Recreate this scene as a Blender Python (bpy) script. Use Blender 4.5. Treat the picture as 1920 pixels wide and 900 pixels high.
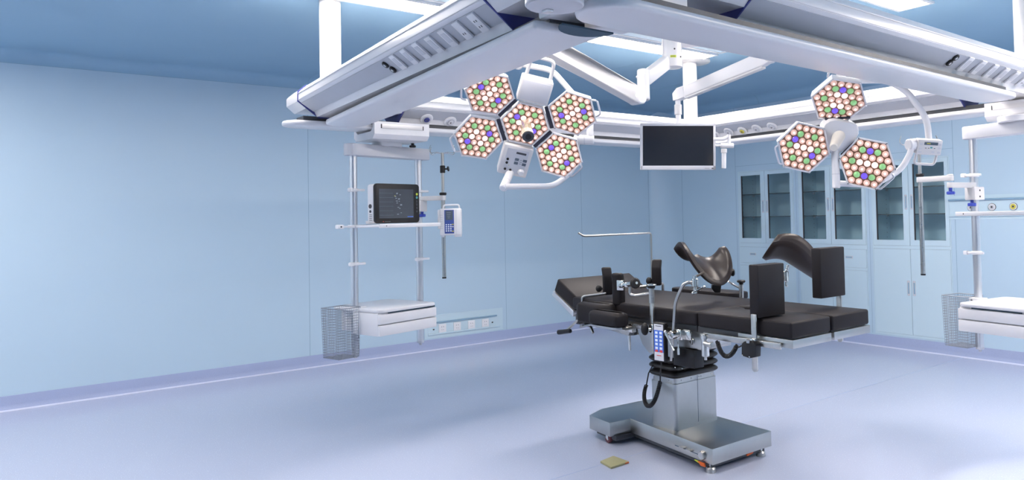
import bpy, bmesh, math, random
from mathutils import Vector as V, Matrix
random.seed(7)
for o in list(bpy.data.objects): bpy.data.objects.remove(o)
SC = bpy.context.scene
COL = SC.collection
PI = math.pi
# ---------------------------------------------------------------- camera
FPX, CX, CY, EYE = 1388.0, 1128.9, 366.7, 1.5
_yaw, _pit, _rol = 2.4560, 0.0278, -0.0215
FW = V((math.cos(_yaw)*math.cos(_pit), math.sin(_yaw)*math.cos(_pit), math.sin(_pit)))
_r0 = V((math.sin(_yaw), -math.cos(_yaw), 0)); _u0 = _r0.cross(FW)
RT = _r0*math.cos(_rol)+_u0*math.sin(_rol); UP = -_r0*math.sin(_rol)+_u0*math.cos(_rol)
cam = bpy.data.cameras.new('camera'); camo = bpy.data.objects.new('camera', cam); COL.objects.link(camo)
camo.matrix_world = Matrix(((RT.x, UP.x, -FW.x, 0), (RT.y, UP.y, -FW.y, 0), (RT.z, UP.z, -FW.z, EYE), (0, 0, 0, 1)))
cam.sensor_width = 36; cam.lens = FPX/1920*36
cam.shift_x = (960-CX)/1920; cam.shift_y = (CY-450)/1920
cam.clip_start = 0.05
SC.camera = camo
SC.view_settings.view_transform = 'Standard'; SC.view_settings.look = 'None'
SC.view_settings.exposure = 0.36; SC.view_settings.gamma = 1.0; SC.view_settings.use_curve_mapping = False
# ---------------------------------------------------------------- world and lamp strengths
CEILING_LIGHT = 46.0
OUTER_LIGHT = 50.0
ADDED_SIDE_LIGHT = 80.0  # strength of the unseen panels added at the right
LED_GLOW = 0.6
SURGICAL_WATTS = 5
w = bpy.data.worlds.new('world'); SC.world = w; w.use_nodes = True
w.node_tree.nodes['Background'].inputs[0].default_value = (0.75, 0.85, 1, 1)
w.node_tree.nodes['Background'].inputs[1].default_value = 0.3

def at(x, y, z=None, X=None, Y=None, d=None, pl=None):
    """photo pixel -> world point on the plane z=, X=, Y=, at depth d, or on plane pl=(point, normal)"""
    v = FW+RT*((x-CX)/FPX)-UP*((y-CY)/FPX)
    c = V((0, 0, EYE))
    if z is not None: t = (z-EYE)/v.z
    elif X is not None: t = X/v.x
    elif Y is not None: t = Y/v.y
    elif pl is not None: t = (pl[0]-c).dot(pl[1])/v.dot(pl[1])
    else: t = d
    return c+v*t
# ---------------------------------------------------------------- materials
def mat(name, col, rough=0.5, metal=0.0, noise=0.0, nscale=30, bump=0.0, emit=None, estr=0, coat=0.0, rvar=0.0, aniso=None, spec=None):
    m = bpy.data.materials.new(name); m.use_nodes = True
    nt = m.node_tree; b = nt.nodes['Principled BSDF']
    b.inputs['Base Color'].default_value = (*col, 1); b.inputs['Roughness'].default_value = rough; b.inputs['Metallic'].default_value = metal
    if coat: b.inputs['Coat Weight'].default_value = coat; b.inputs['Coat Roughness'].default_value = 0.1
    if spec is not None: b.inputs['Specular IOR Level'].default_value = spec
    if emit: b.inputs['Emission Color'].default_value = (*emit, 1); b.inputs['Emission Strength'].default_value = estr
    if noise or bump or rvar:
        tc = nt.nodes.new('ShaderNodeTexCoord'); n = nt.nodes.new('ShaderNodeTexNoise'); n.inputs['Scale'].default_value = nscale; n.inputs['Detail'].default_value = 4
        src = tc.outputs['Object']
        if aniso:
            mp = nt.nodes.new('ShaderNodeMapping'); mp.inputs['Scale'].default_value = aniso; nt.links.new(src, mp.inputs[0]); src = mp.outputs[0]
        nt.links.new(src, n.inputs['Vector'])
        if noise:
            r = nt.nodes.new('ShaderNodeMix'); r.data_type = 'RGBA'
            r.inputs[6].default_value = (*[c*(1-noise) for c in col], 1); r.inputs[7].default_value = (*[min(1, c*(1+noise)) for c in col], 1)
            nt.links.new(n.outputs[0], r.inputs[0]); nt.links.new(r.outputs[2], b.inputs['Base Color'])
        if rvar:
            mr = nt.nodes.new('ShaderNodeMapRange'); mr.inputs[3].default_value = max(0, rough-rvar); mr.inputs[4].default_value = rough+rvar
            nt.links.new(n.outputs[0], mr.inputs[0]); nt.links.new(mr.outputs[0], b.inputs['Roughness'])
        if bump:
            bp = nt.nodes.new('ShaderNodeBump'); bp.inputs['Strength'].default_value = bump; bp.inputs['Distance'].default_value = 0.002
            nt.links.new(n.outputs[0], bp.inputs['Height']); nt.links.new(bp.outputs[0], b.inputs['Normal'])
    return m
def glass(name, tint=(0.9, 0.97, 1), refl=0.06):
    m = bpy.data.materials.new(name); m.use_nodes = True; nt = m.node_tree; nt.nodes.clear()
    o = nt.nodes.new('ShaderNodeOutputMaterial'); mx = nt.nodes.new('ShaderNodeMixShader'); t = nt.nodes.new('ShaderNodeBsdfTransparent'); g = nt.nodes.new('ShaderNodeBsdfGlossy')
    lw = nt.nodes.new('ShaderNodeFresnel'); lw.inputs[0].default_value = 1.35
    t.inputs[0].default_value = (*tint, 1); g.inputs['Roughness'].default_value = 0.02
    nt.links.new(lw.outputs[0], mx.inputs[0]); nt.links.new(t.outputs[0], mx.inputs[1]); nt.links.new(g.outputs[0], mx.inputs[2]); nt.links.new(mx.outputs[0], o.inputs[0])
    return m
WALL = mat('blue_wall_panel', (0.48, 0.63, 0.755), 0.45, rvar=0.05, nscale=3)
CEIL = mat('shaded_blue_ceiling_panel', (0.30, 0.48, 0.64), 0.5, rvar=0.05, nscale=3)  # wall paint made darker and bluer: the ceiling's shade is in the colour
SEAM = mat('panel_seam', (0.27, 0.42, 0.55), 0.7, noise=0.05)
CAB = mat('pale_blue_cabinet_paint', (0.56, 0.71, 0.80), 0.4, rvar=0.05, nscale=4)
CABIN = mat('cabinet_interior_paint', (0.58, 0.76, 0.86), 0.5, rvar=0.05, nscale=4)
GAP = mat('dark_gap', (0.05, 0.09, 0.13), 0.8, noise=0.1)
FLOOR = mat('blue_vinyl', (0.455, 0.50, 0.645), 0.26, noise=0.06, nscale=160, rvar=0.04, coat=0.3)
SKIRT = mat('speckled_vinyl_skirting', (0.34, 0.40, 0.60), 0.45, noise=0.16, nscale=220)
WELD = mat('pale_weld_line', (0.62, 0.66, 0.82), 0.4, noise=0.05)
FSEAM = mat('floor_seam', (0.26, 0.35, 0.56), 0.5, noise=0.05)
WHITE = mat('white_enamel', (0.76, 0.76, 0.79), 0.3, rvar=0.05, nscale=8)
WHITEP = mat('white_plastic', (0.80, 0.80, 0.83), 0.4, rvar=0.05, nscale=20)
OFFW = mat('off_white_enamel', (0.68, 0.67, 0.68), 0.35, rvar=0.05, nscale=10)
GREY = mat('grey_outlet_panel', (0.46, 0.48, 0.53), 0.5, noise=0.04, nscale=8)
LGREY = mat('light_grey_enamel', (0.60, 0.61, 0.66), 0.4, rvar=0.05, nscale=10)
DARKJ = mat('dark_joint', (0.025, 0.027, 0.05), 0.5, noise=0.05)
NAVY = mat('navy_end_plate', (0.045, 0.055, 0.26), 0.5, noise=0.05)
BLUEK = mat('blue_knob_plastic', (0.03, 0.06, 0.42), 0.4, noise=0.05)
STEEL = mat('brushed_steel', (0.50, 0.49, 0.47), 0.30, 1.0, rvar=0.08, nscale=40, aniso=(1, 1, 12), noise=0.05)
STEELB = mat('brushed_steel_plate', (0.46, 0.47, 0.465), 0.33, 1.0, rvar=0.07, nscale=30, aniso=(8, 1, 1), noise=0.05)
WIRE = mat('grey_wire', (0.34, 0.37, 0.42), 0.4, 0.6, rvar=0.05)
CHROME = mat('chrome', (0.72, 0.70, 0.66), 0.18, 1.0, rvar=0.05, nscale=20)
ALU = mat('satin_aluminium', (0.72, 0.72, 0.74), 0.30, 0.85, rvar=0.02, nscale=30, aniso=(1, 1, 0.02))
DKSTEEL = mat('dark_grey_metal', (0.07, 0.075, 0.085), 0.45, 0.3, rvar=0.05)
BLACKV = mat('black_vinyl', (0.017, 0.0155, 0.018), 0.50, bump=0.12, nscale=260, rvar=0.05, spec=0.15)
BROWNV = mat('dark_moulded_foam', (0.026, 0.020, 0.020), 0.36, bump=0.06, nscale=200, rvar=0.04, spec=0.35)
BLACK = mat('black_plastic', (0.014, 0.014, 0.016), 0.42, rvar=0.05, spec=0.3)
RUBBER = mat('black_rubber', (0.012, 0.011, 0.012), 0.38, rvar=0.06, nscale=12)
SCREEN = mat('black_screen', (0.016, 0.018, 0.024), 0.12, rvar=0.03)
SCREENG = mat('grey_screen', (0.05, 0.055, 0.07), 0.2, noise=0.3, nscale=6)
SCRMARK = mat('screen_marks', (0.25, 0.28, 0.32), 0.4, noise=0.1)
YELLOW = mat('yellow_mark', (0.62, 0.55, 0.08), 0.5, noise=0.1)
YGREEN = mat('yellow_green_label', (0.62, 0.70, 0.06), 0.5, noise=0.05)
INK = mat('dark_ink', (0.05, 0.05, 0.06), 0.6, noise=0.05)
REDM = mat('red_mark', (0.62, 0.06, 0.05), 0.5, noise=0.05)
ORANGE = mat('orange_plastic', (0.72, 0.13, 0.02), 0.45, noise=0.05)
MAROON = mat('maroon_wheel', (0.13, 0.025, 0.035), 0.4, noise=0.1)
CARD = mat('yellowish_card', (0.36, 0.345, 0.19), 0.7, noise=0.08, nscale=60)
KEYB = mat('blue_keypad', (0.06, 0.16, 0.62), 0.4, noise=0.05)
KEYW = mat('pale_keys', (0.72, 0.80, 0.90), 0.4, noise=0.03)
PUMPB = mat('navy_pump_panel', (0.05, 0.09, 0.34), 0.4, noise=0.05)
LCD = mat('grey_display', (0.10, 0.13, 0.17), 0.25, noise=0.1)
TEAL = mat('teal_button', (0.10, 0.35, 0.36), 0.4, noise=0.05)
GREEN = mat('green_button', (0.35, 0.55, 0.10), 0.4, noise=0.05)
LIT = mat('lit_diffuser', (0.9, 0.9, 0.9), 0.5, emit=(1.0, 0.90, 0.82), estr=CEILING_LIGHT, noise=0.01)
LEDBACK = mat('led_reflector_brown', (0.20, 0.10, 0.06), 0.35, emit=(0.8, 0.35, 0.2), estr=0.06, noise=0.1)
LITS = mat('added_side_diffuser', (0.9, 0.9, 0.9), 0.5, emit=(1.0, 0.90, 0.82), estr=ADDED_SIDE_LIGHT, noise=0.01)  # only for the unseen panels added at the right
LITO = mat('lit_diffuser_bright', (0.9, 0.9, 0.9), 0.5, emit=(1.0, 0.90, 0.82), estr=OUTER_LIGHT, noise=0.01)
def lens(name, col, e):
    return mat(name, col, 0.15, emit=col, estr=e, noise=0.05, nscale=60)
LW = lens('warm_led_lens', (0.74, 0.49, 0.41), LED_GLOW*0.62)
LG = lens('green_led_lens', (0.24, 0.52, 0.22), LED_GLOW*0.7)
LV = lens('violet_led_lens', (0.16, 0.09, 0.75), LED_GLOW*0.9)
LWH = lens('white_led_lens', (0.92, 0.74, 0.70), LED_GLOW*1.0)
LHOT = mat('led_core', (1, 0.9, 0.85), 0.2, emit=(1, 0.86, 0.78), estr=LED_GLOW*2.2, noise=0.01)
GLASS = glass('clear_glass', (0.93, 0.97, 0.98))
CLEAR = glass('clear_plastic', (0.93, 0.94, 0.96))
# ---------------------------------------------------------------- mesh builder
class MB:
    def __init__(s, M=None):
        s.bm = bmesh.new(); s.m = 0; s.mats = []; s.M = M
    def use(s, m):
        if m not in s.mats: s.mats.append(m)
        s.m = s.mats.index(m); return s
    def _take(s, t, M=None):
        if M is not None: bmesh.ops.transform(t, matrix=M, verts=t.verts)
        bmesh.ops.recalc_face_normals(t, faces=t.faces)
        mp = [s.bm.verts.new(v.co) for v in t.verts]
        t.verts.index_update()
        for f in t.faces:
            try:
                nf = s.bm.faces.new([mp[v.index] for v in f.verts]); nf.material_index = s.m; nf.smooth = True
            except ValueError: pass
        t.free(); return s
    def box(s, c, size, R=None, bev=0.0, seg=2):
        t = bmesh.new(); bmesh.ops.create_cube(t, size=1)
        bmesh.ops.scale(t, vec=size, verts=t.verts)
        if bev: bmesh.ops.bevel(t, geom=list(t.edges), offset=bev, segments=seg, profile=0.5, affect='EDGES')
        M = Matrix.Translation(V(c))
        if R is not None: M = M @ R.to_4x4()
        return s._take(t, M)
    def bb(s, a, b, bev=0.0, seg=2):
        a, b = V(a), V(b); d = b-a
        return s.box((a+b)/2, (abs(d.x), abs(d.y), abs(d.z)), None, bev, seg)
    def prism(s, pts, vec, bev=0.0, seg=2):
        """closed planar polygon of 3-D points pushed along vec"""
        t = bmesh.new(); vec = V(vec)
        a = [t.verts.new(V(p)) for p in pts]; b = [t.verts.new(V(p)+vec) for p in pts]; n = len(pts)
        t.faces.new(a); t.faces.new(b[::-1])
        for i in range(n): t.faces.new((a[i], a[(i+1) % n], b[(i+1) % n], b[i]))
        if bev:
            bmesh.ops.recalc_face_normals(t, faces=t.faces)
            bmesh.ops.bevel(t, geom=list(t.edges), offset=bev, segments=seg, profile=0.5, affect='EDGES', clamp_overlap=True)
        return s._take(t)
    def loft(s, rings, cap=True, closed=True):
        t = bmesh.new(); L = [[t.verts.new(V(p)) for p in r] for r in rings]; n = len(rings[0])
        for a, b in zip(L, L[1:]):
            for i in range(n if closed else n-1): t.faces.new((a[i], a[(i+1) % n], b[(i+1) % n], b[i]))
        if cap and closed: t.faces.new(L[0]); t.faces.new(L[-1][::-1])
        return s._take(t)
    def cyl(s, a, b, r, r2=None, n=20, bev=0.0):
        r2 = r if r2 is None else r2
        if bev:
            return s.lathe([(0, 0), (r-bev, 0), (r, bev/(V(b)-V(a)).length), (r2, 1-bev/(V(b)-V(a)).length), (r2-bev, 1), (0, 1)], a, b, n)
        return s.lathe([(0, 0), (r, 0), (r2, 1), (0, 1)], a, b, n)
    def lathe(s, prof, a, b, n=24):
        """profile of (radius, fraction along a->b)"""
        a, b = V(a), V(b); ax = (b-a); L = ax.length; ax.normalize()
        q = V((1, 0, 0)) if abs(ax.x) < 0.8 else V((0, 1, 0))
        u = ax.cross(q).normalized(); v = ax.cross(u)
        t = bmesh.new(); rings = []
        for r, h in prof:
            c = a+ax*(h*L)
            rings.append([t.verts.new(c)] if r <= 1e-6 else [t.verts.new(c+u*(r*math.cos(2*PI*i/n))+v*(r*math.sin(2*PI*i/n))) for i in range(n)])
        for A, B in zip(rings, rings[1:]):
            if len(A) == 1 and len(B) == 1: continue
            for i in range(n):
                j = (i+1) % n
                if len(A) == 1: t.faces.new((A[0], B[i], B[j]))
                elif len(B) == 1: t.faces.new((A[i], B[0], A[j]))
                else: t.faces.new((A[i], B[i], B[j], A[j]))
        return s._take(t)
    def tube(s, pts, r, n=10, fil=0.0, seg=6, sx=1.0, up=None, radii=None):
        pts = [V(p) for p in pts]
        if fil:
            q = [pts[0]]
            for i in range(1, len(pts)-1):
                p, a, b = pts[i], pts[i-1], pts[i+1]
                f = min(fil, (a-p).length*0.48, (b-p).length*0.48)
                p0 = p+(a-p).normalized()*f; p1 = p+(b-p).normalized()*f
                for k in range(seg+1):
                    w = k/seg; q.append(p0*(1-w)**2+p*(2*w*(1-w))+p1*w*w)
            q.append(pts[-1]); pts = q
        rings = []; u = None
        for i, p in enumerate(pts):
            tg = (pts[min(i+1, len(pts)-1)]-pts[max(i-1, 0)]).normalized()
            if u is None:
                g = V(up) if up is not None else (V((0, 0, 1)) if abs(tg.z) < 0.9 else V((1, 0, 0)))
                u = (g-tg*g.dot(tg)).normalized()
            else: u = (u-tg*u.dot(tg)).normalized()
            v = tg.cross(u); rr = radii[i] if radii else r
            rings.append([p+u*(rr*math.cos(2*PI*k/n))+v*(rr*sx*math.sin(2*PI*k/n)) for k in range(n)])
        return s.loft(rings)
    def ball(s, c, r, sc=(1, 1, 1), n=12, R=None):
        t = bmesh.new(); bmesh.ops.create_uvsphere(t, u_segments=n, v_segments=max(6, n//2), radius=r)
        M = Matrix.Translation(V(c))
        if R is not None: M = M @ R.to_4x4()
        return s._take(t, M @ Matrix.Diagonal((*sc, 1)))
    def sheet(s, f, nu, nv, th):
        """thick surface f(u,v)->point for u,v in -1..1, closed with rounded rim"""
        P = [[f(-1+2*i/nu, -1+2*j/nv) for j in range(nv+1)] for i in range(nu+1)]
        N = [[None]*(nv+1) for _ in range(nu+1)]
        for i in range(nu+1):
            for j in range(nv+1):
                a = P[min(i+1, nu)][j]-P[max(i-1, 0)][j]; b = P[i][min(j+1, nv)]-P[i][max(j-1, 0)]
                N[i][j] = a.cross(b).normalized()
        t = bmesh.new()
        A = [[t.verts.new(P[i][j]+N[i][j]*th/2) for j in range(nv+1)] for i in range(nu+1)]
        B = [[t.verts.new(P[i][j]-N[i][j]*th/2) for j in range(nv+1)] for i in range(nu+1)]
        for i in range(nu):
            for j in range(nv):
                t.faces.new((A[i][j], A[i+1][j], A[i+1][j+1], A[i][j+1])); t.faces.new((B[i][j], B[i][j+1], B[i+1][j+1], B[i+1][j]))
        rim = [(i, 0) for i in range(nu)]+[(nu, j) for j in range(nv)]+[(i, nv) for i in range(nu, 0, -1)]+[(0, j) for j in range(nv, 0, -1)]
        n = len(rim); mid = []
        c = sum((P[i][j] for i, j in rim), V((0, 0, 0)))/n
        for k, (i, j) in enumerate(rim):
            i2, j2 = rim[(k+1) % n]; i0, j0 = rim[k-1]
            tg = (P[i2][j2]-P[i0][j0]).normalized(); o = tg.cross(N[i][j]); 
            if o.dot(P[i][j]-P[nu//2][nv//2]) < 0: o = -o
            mid.append(t.verts.new(P[i][j]+o.normalized()*th*0.45))
        for k in range(n):
            i, j = rim[k]; i2, j2 = rim[(k+1) % n]; m, m2 = mid[k], mid[(k+1) % n]
            t.faces.new((A[i][j], A[i2][j2], m2, m)); t.faces.new((m, m2, B[i2][j2], B[i][j]))
        return s._take(t)
    def build(s, name, parent=None, angle=40, label=None):
        Mw = s.M if s.M is not None else Matrix.Identity(4)
        if parent is not None: Mw = FRAMES[parent.name].inverted() @ Mw
        bmesh.ops.transform(s.bm, matrix=Mw, verts=s.bm.verts)
        me = bpy.data.meshes.new(name); s.bm.to_mesh(me); s.bm.free()
        for m in s.mats: me.materials.append(m)
        me.set_sharp_from_angle(angle=math.radians(angle))
        o = bpy.data.objects.new(name, me); COL.objects.link(o)
        if parent is not None: o.parent = parent; FRAMES[o.name] = FRAMES[parent.name]
        else: FRAMES[o.name] = Matrix.Identity(4)
        if label: o['label'] = label
        return o
FRAMES = {}
def tag(o, label, cat, group=None, kind=None):
    o['label'] = label; o['category'] = cat
    if group: o['group'] = group
    if kind: o['kind'] = kind
    return o
def thing(name, label, cat, loc, rz=0.0, group=None):
    o = bpy.data.objects.new(name, None); COL.objects.link(o); o.empty_display_size = 0.1
    o.location = loc; o.rotation_euler = (0, 0, rz)
    FRAMES[o.name] = Matrix.Translation(V(loc)) @ Matrix.Rotation(rz, 4, 'Z')
    return tag(o, label, cat, group)
def solo(mb, name, label, cat, base, group=None, angle=40):
    """a thing that is one mesh, its origin moved to its base"""
    o = mb.build(name, None, angle); b = V(base)
    o.data.transform(Matrix.Translation(-b)); o.location = b; FRAMES[o.name] = Matrix.Translation(b)
    return tag(o, label, cat, group)
def struct(mb, name, label, cat): return tag(mb.build(name), label, cat, kind='structure')
def rot_from(x, y, z): return Matrix((x, y, z)).transposed()
def rrect(cx, cy, z, hx, hy, r, n=5):
    out = []
    for qx, qy, a0 in ((1, 1, 0), (-1, 1, 90), (-1, -1, 180), (1, -1, 270)):
        for k in range(n+1):
            a = math.radians(a0+90*k/n); out.append(V((cx+qx*(hx-r)+r*math.cos(a), cy+qy*(hy-r)+r*math.sin(a), z)))
    return out
# ================================================================ the room
X0, Y0, ZC, ZW = -7.894, 7.556, 3.0, 2.89
XE, YE = 2.4, -3.2
m = MB().use(FLOOR); m.bb((X0-.2, YE-.2, -.1), (XE+.2, Y0+.2, 0))
m.use(FSEAM)
for x in (-3.52,): m.bb((x-.002, YE, -.001), (x+.002, Y0-.02, .0004))
struct(m, 'floor', 'pale blue vinyl floor with thin weld seams', 'floor')
m = MB().use(WALL); m.bb((X0-.15, YE-.2, 0), (X0, Y0+.2, ZC+.05))
m.use(SEAM)
for y in (2.51, 3.70, 4.886, 6.093, 7.331): m.bb((X0-.001, y-.0025, .1), (X0+.0006, y+.0025, ZW))
m.bb((X0-.001, YE, ZW-.003), (X0+.0006, 7.33, ZW+.003))
struct(m, 'wall_left', 'long light blue panelled wall on the left behind the pendant rack', 'wall')
CABS = [(-6.41, -5.53), (-5.465, -4.56), (-4.494, -3.612)]
CZ0, CZ1 = .138, 2.045
m = MB().use(WALL)
xs = [X0-.15]+[v for c in CABS for v in c]+[XE+.2]
for i in range(0, len(xs), 2): m.bb((xs[i], Y0, 0), (xs[i+1], Y0+.15, ZC+.05))
for a, b in CABS:
    m.bb((a, Y0, 0), (b, Y0+.15, CZ0)); m.bb((a, Y0, CZ1), (b, Y0+.15, ZC+.05))
m.use(SEAM)
for x in (-6.445, -3.567, -2.37, -1.17): m.bb((x-.0025, Y0-.0006, .1), (x+.0025, Y0+.001, ZW))
m.bb((-7.43, Y0-.0006, ZW-.003), (XE, Y0+.001, ZW+.003)); m.bb((-6.445, Y0-.0006, 2.115), (-3.567, Y0+.001, 2.119))
for x in (-5.497, -4.527): m.bb((x-.002, Y0-.0006, .14), (x+.002, Y0+.001, 2.117))
struct(m, 'wall_back', 'light blue panelled wall holding the built-in cabinets', 'wall')
m = MB().use(WALL); m.bb((X0-.2, YE-.15, 0), (XE+.2, YE, ZC+.05)); struct(m, 'wall_front', 'light blue wall behind the viewer', 'wall')
m = MB().use(WALL); m.bb((XE, YE-.2, 0), (XE+.15, Y0+.2, ZC+.05)); struct(m, 'wall_right', 'light blue wall beyond the right edge', 'wall')
m = MB().use(CEIL); m.bb((X0-.2, YE-.2, ZC), (XE+.2, Y0+.2, ZC+.1))
m.use(SEAM)
for y in (2.51, 3.70, 4.886, 6.093): m.bb((X0+.11, y-.002, ZC-.0006), (-5.3, y+.002, ZC+.001))
struct(m, 'ceiling', 'blue panelled ceiling', 'ceiling')
# coves: wall to ceiling and the rounded room corner
R = .11
def arc(n=8): return [(R-R*math.cos(k/n*PI/2), R*math.sin(k/n*PI/2)) for k in range(n+1)]
m = MB().use(CEIL); m.loft([[V((X0+a+.0005, y, ZW+b)) for a, b in arc()]+[V((X0-.01, y, ZC+.01))] for y in (YE, Y0)])
m.use(SEAM)
for y in (2.51, 4.886): m.loft([[V((X0+a+.0015, yy, ZW+b-.001)) for a, b in arc()]+[V((X0, yy, ZC))] for yy in (y-.002, y+.002)])
struct(m, 'trim_1', 'blue curved cove where the left wall meets the ceiling', 'cove')
m = MB().use(CEIL); m.loft([[V((x, Y0-a-.0005, ZW+b)) for a, b in arc()]+[V((x, Y0+.01, ZC+.01))] for x in (X0, XE)])
m.use(SEAM)
for x in (-6.03, -4.9): m.loft([[V((xx, Y0-a-.0015, ZW+b-.001)) for a, b in arc()]+[V((xx, Y0, ZC))] for xx in (x-.002, x+.002)])
struct(m, 'trim_2', 'blue curved cove above the cabinet wall', 'cove')
EA, EB = .459, .225   # rounded corner, extents along back and left wall
def cor(n=14, off=0.0):
    return [(X0+EA-(EA-off)*math.cos(k/n*PI/2), Y0-EB+(EB-off)*math.sin(k/n*PI/2)) for k in range(n+1)]
pts = cor()
m = MB().use(WALL); m.loft([[V((x, y, z)) for x, y in pts]+[V((X0-.02, Y0+.02, z))] for z in (0, ZC)])
m.use(SEAM); m.bb((X0-.001, Y0-EB-.003, .1), (X0+.0012, Y0-EB+.003, ZW)); m.bb((X0+EA-.003, Y0-.0012, .1), (X0+EA+.003, Y0+.001, ZW))
struct(m, 'trim_3', 'light blue rounded cove in the far corner of the room', 'cove')
def skirting(path, name, label):
    m = MB()
    for col, prof in ((SKIRT, [(-.01, .122), (.006, .122), (.0075, .118), (.009, .05), (.016, .024), (.03, .010), (.034, .0012), (-.01, .0012)]), (WELD, [(.026, .0006), (.030, .0125), (.036, .0125), (.046, .0015), (.046, .0006)])):
        m.use(col); rings = []
        for i, p in enumerate(path):
            a, b = path[max(0, i-1)], path[min(len(path)-1, i+1)]
            t = V((b[0]-a[0], b[1]-a[1], 0)).normalized(); nrm = V((t.y, -t.x, 0))
            rings.append([V((p[0], p[1], 0))+nrm*o+V((0, 0, z)) for o, z in prof])
        m.loft(rings)
    struct(m, name, label, 'skirting')
skirting([(X0, YE), (X0, Y0-EB)]+pts[1:8], 'baseboard_left', 'purple-blue speckled skirting along the left wall')
skirting(pts[7:-1]+[(X0+EA, Y0), (XE, Y0)], 'baseboard_back', 'purple-blue speckled skirting below the cabinet wall')
# ---------------------------------------------------------------- ceiling lights and air diffuser
def ceiling_light(x, y, ly, label, outer=False):
    t = thing('ceiling_light', label, 'ceiling light', (x, y, ZC), group=None)
    hx, hy, f = .115, ly/2, .025
    m = MB().use(WHITE)
    for a, b in (((-hx-f, -hy-f), (-hx, hy+f)), ((hx, -hy-f), (hx+f, hy+f)), ((-hx, -hy-f), (hx, -hy)), ((-hx, hy), (hx, hy+f))):
        m.bb((x+a[0], y+a[1], ZC-.016), (x+b[0], y+b[1], ZC-.001))
    m.build('frame', t)
    m = MB().use((LIT, LITO, LITS)[int(outer)]); m.bb((x-hx, y-hy, ZC-.010), (x+hx, y+hy, ZC-.002)); m.build('diffuser', t)
ceiling_light(-4.785, 4.55, 1.34, 'bright white ceiling light panel behind the round lamp mount and far column')
ceiling_light(-4.785, 1.77, 1.34, 'bright white ceiling light panel beside the white column at left')
ceiling_light(-2.71, 4.55, 1.34, 'bright white ceiling light panel above the beam at top right')
ceiling_light(-2.71, 1.77, 1.34, 'white ceiling light panel above the near corner of the beam frame')
ceiling_light(-4.71, -1.6, 1.34, 'white ceiling light panel nearest the front wall on the left row', True)
ceiling_light(-6.45, -1.25, 1.34, 'white ceiling light panel close to the left wall outside the view', True)
ceiling_light(-.7, 5.6, 1.34, 'unseen ceiling light panel added at far right to brighten the back', 2)  # added out of view to light the right floor and back wall
ceiling_light(.5, 4.4, 1.34, 'unseen ceiling light panel added at right to brighten beam and floor', 2)  # also added out of view, for light on the right beam and floor
m = MB().use(mat('pale_diffuser_metal', (.55, .68, .77), .5, noise=.04, nscale=60)); m.bb((-4.58, 1.1, 2.99), (-2.95, 5.2, 2.999))
m.use(WHITE)
for x in (-4.58, -2.95): m.bb((x-.012, 1.1, 2.985), (x+.012, 5.2, 2.999))
for y in (1.1, 2.47, 3.83, 5.2): m.bb((-4.58, y-.012, 2.985), (-2.95, y+.012, 2.999))
tag(m.build('air_diffuser'), 'pale blue air diffuser panel in the ceiling between the light rows', 'air diffuser')
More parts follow.
